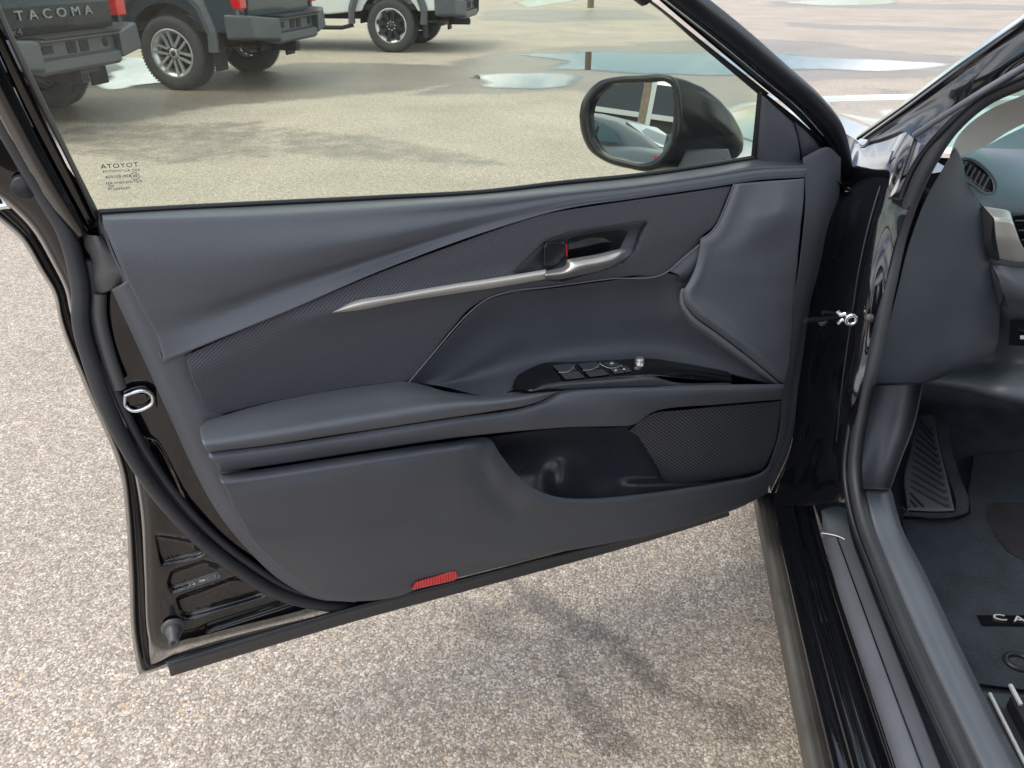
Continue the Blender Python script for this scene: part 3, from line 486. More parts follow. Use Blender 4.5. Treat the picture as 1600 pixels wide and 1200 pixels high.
loft('armrest_band', [
 [(326,707,.090),(450,692,.090),(600,669,.090),(720,651,.090),(815,637,.088),(850,625,.084),(878,609,.076),(940,605,.074),(1020,603,.070),(1120,601,.062),(1225,600,.046)],
 [(328,716,.097),(450,700,.097),(600,678,.097),(720,659,.097),(818,644,.096),(865,630,.093),(895,617,.088),(950,611,.086),(1025,609,.080),(1120,607,.070),(1225,605,.052)],
 [(336,722,.098),(452,706,.098),(602,683,.098),(722,665,.098),(828,652,.097),(880,641,.095),(920,631,.092),(970,624,.088),(1030,620,.082),(1122,614,.071),(1225,609,.053)],
 [(342,738,.088),(455,722,.088),(605,699,.088),(726,682,.088),(840,671,.088),(900,667,.086),(950,666,.082),(988,664,.076),(1025,642,.066),(1122,632,.056),(1223,624,.040)]],
 Dp, M_['hard'], trim, nu=130, sub=6, thick=.04)
# ---- lower panel with map pocket
POCK = [(700,600),(762,685),(782,712),(806,742),(835,764),(870,776),(920,779),(1000,771),(1060,764),(1130,752),(1190,737),(1260,700),(1200,500)]
SCOOP = [(745,600),(768,690),(760,720),(775,760),(815,795),(870,802),(960,798),(1060,782),(1140,768),(1230,745),(1260,600)]
def low_disp(x, y):
    k = np.interp(y - (740 - (x - 342) * .135), [-60, 0, 20, 75, 140, 195], [.050, .050, .050, .036, .02, .0]) * np.interp(x, [560, 720, 800], [1, .8, .45]) * np.interp(x, [900, 1190], [1, .1])
    return k + .008 * sst((inpoly(x, y, SCOOP) + 10) / 22.)
loft('lower_panel', [
 [(342,741,.030),(400,734,.030),(480,722,.030),(560,710,.030),(640,698,.030),(700,690,.030),(762,684,.030),(782,710,.036),(806,740,.040),(835,763,.042),(870,776,.042),(920,779,.042),(1000,772,.040),(1060,764,.038),(1130,753,.034),(1192,737,.026),(1206,722,.020)],
 [(344,750,.052),(402,743,.052),(482,731,.052),(562,719,.052),(642,707,.052),(700,699,.052),(750,696,.050),(774,722,.046),(800,750,.048),(832,772,.048),(870,783,.048),(922,785,.048),(1000,777,.046),(1062,769,.044),(1130,758,.039),(1190,742,.030),(1205,730,.022)],
 [(352,764,.058),(408,755,.060),(488,743,.060),(568,731,.060),(645,719,.060),(696,716,.058),(736,722,.056),(760,748,.052),(788,772,.050),(822,793,.050),(870,803,.050),(930,803,.050),(1004,795,.048),(1066,786,.045),(1130,774,.040),(1184,754,.031),(1203,740,.022)],
 [(378,815,.054),(430,818,.056),(500,810,.057),(575,806,.056),(645,800,.056),(700,806,.055),(744,820,.054),(780,828,.053),(820,835,.051),(866,838,.050),(920,836,.048),(975,829,.047),(1040,818,.045),(1090,806,.042),(1140,789,.037),(1180,768,.029),(1202,754,.020)],
 [(430,880,.042),(480,884,.044),(540,880,.046),(600,872,.046),(655,864,.046),(705,866,.044),(750,868,.043),(795,868,.042),(840,866,.041),(888,860,.040),(940,851,.039),(995,840,.038),(1050,826,.037),(1098,812,.034),(1145,796,.030),(1180,776,.025),(1201,762,.018)],
 [(492,930,.018),(528,937,.020),(572,939,.022),(620,932,.024),(668,915,.025),(714,903,.026),(758,892,.026),(804,881,.026),(850,869,.026),(898,857,.026),(948,846,.026),(1000,835,.026),(1054,821,.026),(1102,809,.025),(1146,797,.023),(1182,780,.020),(1200,770,.014)]],
 Dp, M_['lower'], trim, nu=190, sub=9, thick=.06, disp=low_disp)
# pocket interior wall
def pock_disp(x, y):
    return (.030 * np.exp(-(((x - 878) / 26)**2 + ((y - 752) / 34)**2)) + .016 * sst((x - 960) / 40) * sst((y - 745) / 14))
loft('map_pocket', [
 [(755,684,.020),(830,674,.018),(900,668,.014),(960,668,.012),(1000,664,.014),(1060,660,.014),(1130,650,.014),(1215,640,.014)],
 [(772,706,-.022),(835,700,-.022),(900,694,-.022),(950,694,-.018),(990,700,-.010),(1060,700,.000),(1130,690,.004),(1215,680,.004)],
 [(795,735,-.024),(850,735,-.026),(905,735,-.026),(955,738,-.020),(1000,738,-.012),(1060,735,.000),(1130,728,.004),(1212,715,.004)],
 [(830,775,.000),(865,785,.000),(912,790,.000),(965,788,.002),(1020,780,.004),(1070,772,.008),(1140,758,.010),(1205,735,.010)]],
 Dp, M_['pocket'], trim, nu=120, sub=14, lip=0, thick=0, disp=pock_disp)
# speaker grille
loft('speaker_grille', [
 [(982,674,.024),(1002,656,.030),(1024,645,.034),(1060,641,.036),(1110,636,.036),(1165,631,.034),(1221,626,.028)],
 [(998,684,.020),(1018,678,.026),(1040,676,.030),(1075,671,.032),(1120,665,.032),(1168,660,.031),(1218,656,.026)],
 [(1012,706,.016),(1030,706,.022),(1052,706,.026),(1086,702,.028),(1125,696,.028),(1168,690,.028),(1212,690,.024)],
 [(1028,732,.012),(1043,734,.018),(1064,735,.023),(1092,732,.026),(1125,726,.026),(1164,719,.026),(1202,714,.022)],
 [(1036,752,.006),(1048,757,.012),(1068,757,.017),(1096,753,.020),(1128,748,.021),(1162,742,.021),(1192,735,.018)]],
 Dp, M_['grille'], trim, nu=70, sub=10, thick=.012)
# ---- reflector
def refl():
    m = mat('red_reflector', (.8, .01, .02), .12, 0, 1.0); b = bsdf(m); t = nd(m, 'ShaderNodeTexCoord'); c = nd(m, 'ShaderNodeTexWave', Scale=62.); c.bands_direction = 'X'; lk(m, t.outputs['Object'], c.inputs['Vector']); cr_ = nd(m, 'ShaderNodeMix', data_type='RGBA'); cr_.inputs['A'].default_value = (.34, .0, .008, 1); cr_.inputs['B'].default_value = (.95, .03, .05, 1); lk(m, c.outputs['Fac'], cr_.inputs['Factor']); lk(m, cr_.outputs['Result'], b.inputs['Base Color']); return m
M_['refl'] = refl()
patch('reflector', [(643,920),(650,909),(706,893),(713,892),(715,896),(715,903),(710,907),(648,921)], Dp, M_['refl'], trim, w=.033, thick=.012, bevel=.0012)
# ---- bright strip, release handle, bezel and lock knob
loft('trim_strip', [[(519,488,.028),(545,474,.030),(620,459,.031),(700,445,.031),(780,433,.031),(853,421,.031)],[(519,488,.030),(548,479,.036),(622,465,.037),(702,451,.037),(782,439,.037),(853,427,.037)],[(520,489,.028),(550,486,.031),(624,472,.031),(703,460,.031),(783,448,.031),(853,436,.031)]], Dp, M_['satin'], trim, nu=60, sub=4, lip=.001, thick=.010, inset=1)
bez = loft('handle_bezel', [[(803,429,.016),(830,400,.016),(856,378,.016),(888,365,.015),(940,356,.014),(1009,347,.013)],[(812,431,.010),(836,408,.006),(862,388,.002),(892,376,.000),(940,366,.000),(1002,358,.004)],[(832,432,.008),(852,420,.004),(874,412,.000),(902,402,.000),(942,394,.000),(992,384,.006)],[(850,440,.018),(872,437,.016),(900,432,.014),(930,427,.014),(962,414,.014),(986,398,.014)]], Dp, M_['hard'], trim, nu=50, sub=6, lip=.001)
patch('handle_well', [(888,369),(986,353),(968,389),(888,406)], Dp, M_['piano'], bez, w=.0045, thick=.003, bevel=.001)
patch('lock_knob', [(850,386),(853,380),(860,378),(879,377),(882,380),(883,398),(880,405),(871,415),(865,417),(852,417),(849,413)], Dp, mat('lock_knob_plastic', (.012, .013, .016), .28, 0, .3), bez, w=.020, thick=.022, bevel=.003)
patch('lock_marking', [(883.5,381),(886.5,381),(887,400),(884,403)], Dp, M_['redp'], bez, w=.012, thick=.006)
loft('release_handle', [[(852,424,.030),(884,413,.030),(886,406,.032),(900,403,.034),(935,397,.036),(972,389,.034),(977,391,.030)],[(852,428,.040),(886,420,.042),(894,413,.044),(905,409,.045),(938,403,.046),(970,394,.042),(978,393,.034)],[(852,433,.040),(888,428,.044),(900,423,.048),(914,418,.050),(940,413,.050),(966,405,.044),(977,396,.034)],[(853,437,.026),(890,434,.028),(905,430,.032),(920,427,.034),(942,421,.036),(962,411,.034),(975,399,.030)]], Dp, M_['satin2'], trim, nu=50, sub=6, lip=.001, thick=.01)
# ---- switch panel
swp = loft('switch_panel', [
 [(800,606,.030),(806,590,.026),(838,571,.018),(900,565,.015),(960,562,.014),(1018,560,.014),(1060,566,.014),(1138,580,.016)],
 [(808,608,.044),(818,594,.040),(848,577,.030),(905,571,.028),(962,568,.027),(1020,566,.026),(1064,571,.024),(1141,584,.022)],
 [(822,610,.062),(836,600,.058),(862,589,.052),(915,583,.049),(968,579,.048),(1022,576,.046),(1070,580,.040),(1143,589,.030)],
 [(832,611,.070),(848,603,.072),(866,599,.072),(922,593,.069),(974,589,.066),(1024,587,.062),(1074,592,.052),(1143,596,.038)]], Dp, M_['piano'], trim, nu=70, sub=5, lip=.001, thick=.02)
loft('switch_panel_lip', [[(830,610,.070),(850,602,.075),(864,599,.077),(920,594,.074),(974,590,.070),(1018,587,.066),(1044,595,.060),(1140,598,.040)],[(828,611,.076),(850,604,.082),(866,601,.083),(922,596,.080),(976,592,.076),(1019,589,.072),(1046,596,.064),(1142,599,.043)],[(832,612,.076),(852,609,.082),(872,608,.083),(926,606,.080),(980,604,.077),(1024,603,.074),(1050,602,.068),(1143,601,.045)]], Dp, M_['satinblack'] if 'satinblack' in M_ else M_['switch'], swp, nu=60, sub=4, lip=.0008, thick=.01)
def swp_w(x, y):   # height of the switch plate under a sight line
    return .018 + (y - (566 - (x - 900) * .04)) * .0019
def switch(name, q, h, mat_, bev=.001, line=None):
    o = patch(name, [(x, y, swp_w(x, y) + h) for x, y in q], Dp, mat_, swp, thick=.004 + h, bevel=bev)
    if line:
        strip('switch_outline', [(x, y, swp_w(x, y) + h + .001) for x, y in line], .0005, Dp, M_['satin'], swp, n=12, k=6)
switch('window_switch', [(863,571),(893,568),(901,578),(874,582)], .003, M_['switch'], line=[(873,582),(889,580),(893,577),(898,569)])
switch('window_switch', [(875,583),(902,579),(914,590),(884,593)], .004, M_['switch'])
switch('window_switch', [(903,568),(932,565),(938,575),(912,579)], .003, M_['switch'], line=[(911,579),(928,576),(933,573),(938,566)])
switch('window_switch', [(913,580),(940,576),(952,585),(922,589)], .004, M_['switch'])
switch('lock_switch', [(940,567),(957,564),(972,570),(954,574)], .003, M_['switch'], line=[(938,569),(952,575),(973,571)])
switch('mirror_switch', [(952,575),(967,573),(976,582),(960,584)], .003, M_['switch']); switch('mirror_switch', [(969,573),(979,571),(988,580),(978,582)], .003, M_['switch'])
for x, y, r in ((956,568,2.2),(962,578.5,1.7),(975,577,1.7)):
    patch('switch_mark', [(x + r * 1.3 * cos(a), y + r * .8 * sin(a), swp_w(x, y) + .0045) for a in np.linspace(0, 2 * pi, 9)[:-1]], Dp, M_['white'], swp, thick=.002)
kb = Dp(998, 578, .032); mb = MB(); mb.lathe([(.0001, .024), (.0066, .0235), (.0078, .021), (.0078, .010), (.0092, .009), (.0098, .0), (.0098, -.006)], tuple(kb), ax=2, k=28); mb.build('mirror_knob', M_['satin2'], swp, DM, world=True)
mb = MB(); mb.lathe([(.0001, .0002), (.0115, .0), (.0125, -.004)], tuple(kb - np.array([0, 0, .0005])), ax=2, k=28); mb.build('knob_collar', M_['piano'], swp, DM, world=True)
# ---- bottom seal of the door
loft('bottom_seal', [[(258,1034,-.040),(400,990,-.040),(560,944,-.040),(700,908,-.034),(860,868,-.028),(1000,834,-.024),(1136,797,-.020)],[(262,1040,-.028),(402,998,-.028),(562,950,-.028),(702,914,-.026),(862,872,-.022),(1002,837,-.018),(1138,799,-.016)],[(264,1046,-.032),(403,1004,-.032),(563,956,-.032),(703,920,-.030),(863,877,-.027),(1003,841,-.022),(1139,801,-.02)],[(267,1057,-.040),(405,1015,-.040),(565,968,-.040),(705,930,-.038),(865,887,-.034),(1005,848,-.03),(1140,806,-.028)]], Dp, M_['rubber'], door, nu=90, sub=4, lip=.001, thick=.008, inset=1)
strip('bottom_seal_bead', [(262,1037,-.026),(402,994,-.026),(562,947,-.026),(702,911,-.024),(862,870,-.02)], .0022, Dp, M_['rubber'], door, n=60, k=8)
# ---- main weatherstrip round the door
ws = [(-20,130,-.028),(0,180,-.028),(38,250,-.030),(78,318,-.034),(102,360,-.036),(118,410,-.038),(126,455,-.038),(126,500,-.038),(142,565,-.038),(172,645,-.038),(215,725,-.038),(262,790,-.038),(318,848,-.038),(375,892,-.038),(430,925,-.038),(490,943,-.042),(570,948,-.056),(640,934,-.075)]
wo = strip('weatherstrip', ws, .0107, Dp, M_['rubber'], door, n=140, k=14)
for i, (x, y) in enumerate([(103,322),(129,455),(144,556),(182,659),(237,758),(310,835)]):
    patch('vent_hole', [(x + 1.5 * cos(a), y + 1.7 * sin(a), -.0235) for a in np.linspace(0, 2 * pi, 8)[:-1]], Dp, M_['piano'], wo, thick=.004)
ws2 = [(x + 22, y - 4 - i * .3, w_ - .006) for i, (x, y, w_) in enumerate(ws[5:-2])]
strip('weatherstrip_lip', ws2, .0065, Dp, M_['rubber'], door, n=120, k=10)
strip('seal_channel', [(156,458,-.036),(156,490,-.036),(168,545,-.036),(188,606,-.036)], .0085, Dp, M_['cap'], door, n=40, k=10)
strip('flange_edge', [(192,640,-.045),(212,690,-.045),(255,760,-.045),(310,822,-.045),(370,872,-.045),(430,908,-.045)], .0042, Dp, M_['inner'], door, n=50, k=8)
# grey corner cap
loft('corner_cap', [[(128,362,-.040),(132,385,-.040),(142,405,-.040),(143,440,-.040),(147,455,-.040)],[(140,367,-.022),(146,390,-.022),(152,415,-.022),(154,440,-.022),(160,458,-.026)],[(150,368,-.014),(156,390,-.010),(168,415,-.008),(174,435,-.008),(176,452,-.016)],[(160,370,-.018),(172,392,-.010),(184,415,-.006),(192,432,-.004),(196,438,-.010)]], Dp, M_['cap'], door, nu=30, sub=6)
# ---- latch, bump stop, upper pin
lat = loft('latch_plate', [[(190,612,-.046),(205,606,-.046),(232,606,-.046),(244,618,-.046)],[(190,632,-.046),(205,634,-.046),(236,640,-.046),(246,636,-.046)]], Dp, M_['inner'], door, nu=14, sub=4, lip=.001)
C = curve([(195,618,-.040),(208,613,-.038),(228,611,-.038),(237,617,-.038),(238,629,-.038),(228,637,-.038),(205,641,-.038),(196,634,-.040),(195,618,-.040)], 60)
mb = MB(); mb.tube([Dp(*c) for c in C], .0030, 10); mb.build('latch', M_['chrome'], door, DM, world=True)
patch('latch_mouth', [(200,617),(228,615),(232,626),(226,632),(202,635)], Dp, M_['piano'], door, w=-.041, thick=.006, bevel=.001)
bc = Dp(271, 984, -.045)
mb = MB(); mb.lathe([(.0001, -.0), (.017, .0), (.019, .006)], (0, 0, 0), ax=1, k=30); mb.lathe([(.0125, 0), (.011, -.014), (.0085, -.016), (.0085, -.030), (.0070, -.032), (.0035, -.032), (.003, -.026), (.0001, -.026)], (0, 0, 0), ax=1, k=30)
mb.build('bump_stop', M_['cap'], door, mat4(bc, EU, -EN, (0, 0, 1)))
pc = Dp(38, 291, -.045); mb = MB(); mb.lathe([(.0001, -.010), (.012, -.010), (.0135, -.006), (.0145, .0)], (0, 0, 0), ax=1, k=26); mb.build('plug', M_['darkrub'], door, mat4(pc, EU, -EN, (0, 0, 1)))
strip('pin', [(-6,324,-.10),(6,322,-.095),(50,324,-.085)], .004, Dp, M_['chrome'], door, n=16, k=8)
strip('corner_filler', [(152,328,-.036),(158,345,-.034),(165,375,-.03),(182,415,-.03)], .006, Dp, M_['darkrub'], door, n=20, k=8)
# ---- side window glass and frames (leaning plane)
def top_pt(u, z): return dl(u, -.035 + LEAN * (z - 1.05) * 1.0, z)
def sight(p): q = np.asarray(p) - CP; f = q @ F0; return (800 + FPX * (q @ R0) / f, 600 - FPX * (q @ U0) / f)
_tp = [(.62, 1.362), (.72, 1.392), (.90, 1.405), (1.10, 1.400)]
gl = patch('window_glass', [(20,60),(155,331),(400,322),(760,303),(1000,277),(1178,250),(1190,150),(1000,-10)] + [sight(top_pt(u, z)) for u, z in _tp] + [(-20,-20)], Gp, M_['glass'], car, w=0, thick=.0035)
def frame(name, rows, m, par=door, **k): return loft(name, rows, Gp, m, par, **k)
frame('window_frame', [[(985,-40,.006),(1025,-4,.006),(1108,66,.006),(1190,134,.006),(1240,176,.006),(1288,228,.002),(1316,270,-.006)],[(1000,-46,.018),(1036,-8,.018),(1118,58,.018),(1198,124,.018),(1250,168,.018),(1297,222,.012),(1322,268,.002)],[(1030,-46,.020),(1056,-12,.020),(1136,50,.020),(1212,116,.020),(1264,162,.020),(1306,214,.014),(1328,265,.004)]], M_['piano'], nu=60, sub=5, thick=.025)
mb = MB(); _c = curve([Gp(1012, -10, .008), Gp(980, -36, .006)] + [top_pt(u, z) for u, z in _tp] + [top_pt(1.165, 1.385), Gp(-62, -60, .008), Gp(-30, 10, .008)], 60); mb.tube(list(_c), .017, 12); mb.build('frame_header', M_['darkrub'], door, DM, world=True)
frame('window_channel', [[(970,-20,.002),(1004,-2,.002),(1090,68,.002),(1190,152,.002)],[(985,-22,.010),(1014,-2,.010),(1100,66,.010),(1202,146,.010)]], M_['darkrub'], nu=40, sub=3, thick=.012)
strip('frame_bead', [(1000,-30,.020),(1036,-2,.020),(1120,64,.020),(1200,130,.020),(1250,172,.020),(1286,212,.018)], .0013, Gp, M_['chrome'], door, n=60, k=6)
strip('frame_weatherstrip', [(1010,-60,.012),(1066,-10,.012),(1145,52,.012),(1220,116,.012),(1272,162,.010),(1302,200,.004),(1315,240,-.006),(1322,290,-.02)], .0155, Gp, M_['darkrub'], door, n=90, k=14)
# rear (latch side) window frame: nested bands
frame('rear_frame', [[(-30,-60,.0),(20,52,.0),(80,178,.0),(120,262,.0),(158,338,.0)],[(-42,-60,.014),(8,52,.014),(68,178,.014),(110,262,.014),(150,346,.014)]], M_['darkrub'], nu=50, sub=3, thick=.02)
frame('rear_frame_channel', [[(-46,-60,.004),(4,52,.004),(64,178,.004),(106,262,.004),(148,350,.004)],[(-66,-60,.006),(-14,56,.006),(44,182,.006),(90,270,.006),(140,360,.006)]], M_['chromeglass'] if 'chromeglass' in M_ else M_['inner'], nu=50, sub=3, thick=.01)
frame('rear_frame_inner', [[(-68,-60,.014),(-16,56,.014),(42,182,.014),(88,270,.014),(138,362,.014)],[(-90,-40,.018),(-40,76,.018),(22,196,.018),(70,284,.018),(126,372,.018)],[(-100,-36,.006),(-50,84,.006),(12,206,.006),(62,294,.006),(118,384,.006)]], M_['inner'], nu=50, sub=5, thick=.02)
# sail trim at the front corner of the window
loft('sail_trim', [[(1184,144,.0),(1180,190,.0),(1175,250,.0)],[(1190,148,.010),(1188,190,.012),(1184,252,.012)],[(1215,170,.012),(1218,200,.016),(1215,254,.016)],[(1240,192,.008),(1246,215,.012),(1251,250,.010)]], Gp, M_['kick'], trim, nu=30, sub=5, thick=.02)
loft('sail_trim_rear', [[(1241,190,.004),(1248,218,.006),(1253,246,.004)],[(1258,204,.004),(1264,222,.006),(1268,240,.004)],[(1272,218,-.002),(1279,228,-.002),(1284,234,-.004)]], Gp, M_['kick'], trim, nu=20, sub=4, thick=.015)
patch('corner_block', [(1186,138),(1240,180),(1300,232),(1322,290),(1255,268),(1172,256)], Gp, M_['darkrub'], door, w=-.006, thick=.01)
frame('sail_seal', [[(1184,138,.0),(1180,180,.0),(1173,248,.0)],[(1191,144,.012),(1187,184,.012),(1181,250,.012)]], M_['darkrub'], nu=20, sub=3, thick=.02)
strip('belt_seal', [(156,331,-.030),(280,324,-.030),(400,318,-.030),(600,308,-.030),(760,299,-.030),(880,285,-.030),(1000,273,-.030),(1110,257,-.030),(1176,246,-.030)], .0035, Dp, M_['darkrub'], door, n=80, k=8)
# glass marking (read from outside, so mirrored from here)
gc = Gp(190, 278, .002); gx = Gp(290, 272, .002) - gc; gx /= np.linalg.norm(gx); gy = np.cross(GN, gx); gy = gy if gy[2] > 0 else -gy
def mark(txt, x, y, size, sp=1., sx=1.):
    p = Gp(x, y, .002); lettering('glass_marking', txt, size * .66, p, gx, gy, M_['print'], gl, ext=.0003, sx=-sx, spacing=sp)
M_['print'] = mat('grey_glass_print', (.05, .06, .065), .6)
mark('TOYOTA', 187, 259, .0125, 1.15, 1.1); mark('AGC AUTOMOTIVE', 190, 267, .0066, 1.1); mark('43R-001024', 185, 276, .0082, 1.05); mark('E6', 211, 275, .0080)
mark('DOT-376 M2H5 AS3', 194, 285, .0064, 1.1); mark('200', 174, 291, .0066); mark('TEMPERLITE', 186, 295, .0064, 1.1)
ring = [Gp(211, 275, .002) + .0046 * (gx * cos(a) + gy * sin(a)) for a in np.linspace(0, 2 * pi, 33)]; mb = MB(); mb.tube(ring, .0004, 5); mb.build('glass_marking', M_['print'], gl, DM, world=True)
M_['housing'] = grain(mat('mirror_black_plastic', (.007, .009, .011), .22, spec=.4), 'noise', 9, .02, .0001, .1)
# ---- door mirror
MC = Dp(985, 192, -.225)
ma = radians(28); _d = ray(985, 207); mpv = radians(.5) + .5 * atan2(-_d[2], np.hypot(_d[0], _d[1])) / cos(radians(29))
MNORM = EU * cos(ma) * cos(mpv) + EN * sin(ma) * cos(mpv) + np.array([0, 0, sin(mpv)])
def Mp(x, y, w): return hitp(x, y, MC + MNORM * w, MNORM)
GO = [(921,180),(927,158),(940,142),(957,132),(975,130),(1010,129),(1042,129),(1049,134),(1051,150),(1052,185),(1049,208),(1043,226),(1030,243),(1018,252),(1005,255),(975,250),(950,243),(936,232),(925,208)]
BO = [(905,182),(909,160),(920,140),(936,126),(958,120),(1000,117),(1038,116),(1052,120),(1060,132),(1065,160),(1066,195),(1061,222),(1048,246),(1032,262),(1014,268),(985,264),(945,252),(922,236),(908,206)]
mir = empty('side_mirror', DM, car)
BOc = curve([(x, y, 0) for x, y in BO + BO[:1]], 90)[:-1]; GOc = curve([(x, y, 0) for x, y in GO + GO[:1]], 90)[:-1]
def ringloft(name, rings, fnlist, m, par, M=DM, cap=None):
    mb = MB(); V = []; n = len(rings[0])
    for r, f in zip(rings, fnlist): V += [f(*p) for p in r]
    fs = [(i * n + j, i * n + (j + 1) % n, (i + 1) * n + (j + 1) % n, (i + 1) * n + j) for i in range(len(rings) - 1) for j in range(n)]
    mb.add(V, fs, True)
    if cap is not None: mb.add(V[cap * n:(cap + 1) * n], [list(range(n))])
    return mb.build(name, m, par, M, world=True)
def wr(r, w_): q = r.copy(); q[:, 2] = w_; return q
def between(a, b, t): return a * (1 - t) + b * t
ringloft('mirror_bezel', [wr(GOc, -.006), wr(GOc, .004), wr(between(GOc, BOc, .35), .007), wr(between(GOc, BOc, .8), .006), wr(BOc, -.004), wr(BOc, -.012)], [Mp] * 6, M_['housing'], mir)
mb = MB(); mb.add([Mp(*p) for p in wr(GOc, -.004)], [list(range(len(GOc)))]); mb.build('mirror_glass', M_['mirror'], mir, DM, world=True)
# housing: from the bezel ring back to a rounded nose
cB = BOc.mean(0); HS = []
nose = np.array([1112, 205, 0.]); n_ = len(BOc)
Bw = np.array([Mp(p[0], p[1], -.010) for p in BOc]); ctr = Bw.mean(0)
NT = Dp(1150, 214, -.20); axis = NT - ctr
Hout = [Bw]
HOUT = [(1066,124),(1100,140),(1128,164),(1143,188),(1152,208),(1150,222),(1136,232),(1100,235)]
for t, sc_, lift in ((.12, 1.0, .0), (.3, .92, .002), (.5, .78, .003), (.68, .62, .002), (.82, .46, .0), (.92, .33, -.001), (.98, .20, -.002), (1., .06, -.002)):
    Hout.append(np.array([ctr + axis * t + (p - ctr - MNORM * ((p - ctr) @ MNORM)) * sc_ * np.array([1, 1, .98 if (p - ctr)[2] > 0 else .92]) + np.array([0, 0, -.018 * t * t + lift]) for p in Bw]))
mb = MB(); V = [p for r in Hout for p in r]; mb.add(V, [(i * n_ + j, i * n_ + (j + 1) % n_, (i + 1) * n_ + (j + 1) % n_, (i + 1) * n_ + j) for i in range(len(Hout) - 1) for j in range(n_)], True); mb.add(Hout[-1], [list(range(n_))])
mb.build('mirror_housing', M_['housing'], mir, DM, world=True)
loft('mirror_foot', [[(1072,234,-.14),(1110,232,-.12),(1138,233,-.10)],[(1062,256,-.12),(1105,252,-.10),(1143,247,-.08)],[(1050,275,-.10),(1100,272,-.08),(1146,262,-.06)]], Dp, M_['pocket'], mir, nu=16, sub=4, thick=.06)
# ================================================================== body side, sill, pillar
BM = I4
def XP(x, y, X): return Xp(x, y, X)
def YP(x, y, Y): return Yp(x, y, Y)
def ZP(x, y, z): return Zp(x, y, z)
def bl(name, rows, fn, m, par=car, **k):
    k.setdefault('lip', 0); k.setdefault('thick', 0); return loft(name, rows, fn, m, par, M=BM, **k)
def jamb_disp(x, y): return .010 * np.sin(y * .045 + x * .03) * sst((x - 1255) / 30) * sst((1345 - x) / 30) + .012 * np.exp(-(((x - 1292) / 22)**2 + ((y - 690) / 55)**2))
body = bl('body', [
 [(1303,198,1.74),(1300,205,1.72),(1300,300,1.50),(1280,400,1.46),(1262,500,1.44),(1250,600,1.43),(1236,700,1.42),(1206,790,1.38)],
 [(1334,216,1.66),(1330,225,1.64),(1318,300,1.48),(1296,400,1.44),(1276,500,1.42),(1262,600,1.41),(1252,700,1.40),(1226,790,1.36)],
 [(1350,226,1.60),(1348,235,1.56),(1330,305,1.44),(1312,400,1.41),(1298,500,1.39),(1290,600,1.37),(1270,680,1.38),(1244,790,1.33)],
 [(1372,200,1.62),(1366,240,1.50),(1348,310,1.41),(1330,400,1.37),(1318,500,1.34),(1306,600,1.33),(1296,690,1.31),(1268,790,1.29)],
 [(1410,205,1.50),(1396,245,1.42),(1368,320,1.37),(1346,410,1.33),(1332,500,1.31),(1318,600,1.29),(1309,690,1.27),(1300,785,1.235)],
 [(1440,225,1.42),(1412,270,1.38),(1384,340,1.34),(1362,430,1.30),(1346,520,1.28),(1328,610,1.26),(1316,700,1.24),(1318,785,1.19)],
 [(1480,225,1.35),(1440,290,1.33),(1402,370,1.31),(1380,460,1.29),(1362,540,1.27),(1342,620,1.24),(1330,710,1.21),(1335,790,1.16)]], YP, M_['paint'], nu=130, sub=9, disp=jamb_disp)
strip('flange_line', [(1395,236,1.425),(1366,320,1.368),(1344,410,1.328),(1330,500,1.306),(1316,600,1.286),(1307,690,1.266)], .0014, YP, M_['steel'], body, M=BM, n=60, k=6)
bl('hinge_post_seam', [[(1428,215,1.40),(1404,290,1.37),(1372,400,1.325),(1350,500,1.30),(1328,610,1.27)],[(1434,219,1.395),(1410,294,1.365),(1378,404,1.32),(1355,504,1.295),(1333,613,1.265)]], YP, M_['pocket'], body, nu=40, sub=3, thick=.004, lip=.001, inset=1)
# sill: skirt, painted rocker with its ribs, scuff plate
ys_ = [770, 835, 900, 1050, 1215]
def srow(xs, z, dz=0): return [(x, y, z + dz * i) for i, (x, y) in enumerate(zip(xs, ys_))]
M_['skirt'] = grain(mat('dusty_skirt_ground_reflection', (.115, .110, .100), .55), 'noise', 160, .3, .001, .35)  # grey colour holds both dust and the ground reflected in the lower rocker
bl('skirt', [srow((1174,1186,1199,1227,1259), .16), srow((1178,1190,1203,1231,1263), .22), srow((1198,1210,1224,1256,1293), .262)], ZP, M_['skirt'], body, nu=60, sub=4)
bl('rocker', [srow(a, z) for a, z in [((1198,1210,1224,1256,1293), .262),((1203,1215,1229,1262,1301), .285),((1222,1235,1250,1289,1335), .305),((1225,1238,1253,1293,1340), .310),((1252,1267,1285,1331,1384), .319),((1256,1271,1289,1336,1390), .328),((1262,1278,1296,1344,1399), .340),((1266,1282,1302,1350,1405), .342)]], ZP, M_['paint'], body, nu=80, sub=4)
bl('scuff_plate', [[(1284,803,.350),(1287,838,.350),(1302,900,.350),(1351,1050,.350),(1405,1215,.350)],[(1283,799,.362),(1292,836,.362),(1308,900,.362),(1358,1050,.362),(1413,1215,.362)],[(1296,793,.374),(1306,836,.374),(1325,900,.374),(1378,1050,.374),(1436,1215,.374)],[(1310,791,.378),(1319,836,.376),(1340,900,.376),(1394,1050,.376),(1455,1215,.376)],[(1322,795,.376),(1330,836,.376),(1353,900,.376),(1412,1050,.376),(1476,1215,.376)]], ZP, M_['sillp'], body, nu=70, sub=6, thick=.01, lip=.002)
strip('plate_seam', [(1308,840,.378),(1330,900,.3775),(1385,1050,.3775),(1447,1215,.3775)], .0013, ZP, M_['piano'], body, M=BM, n=50, k=6)
strip('plate_notch_highlight', [(1284,833,.372),(1298,835,.376),(1312,839,.378),(1320,843,.378)], .0014, ZP, M_['satin2'], body, M=BM, n=20, k=6)  # bright silver strip draws in the highlight along the plate's notch
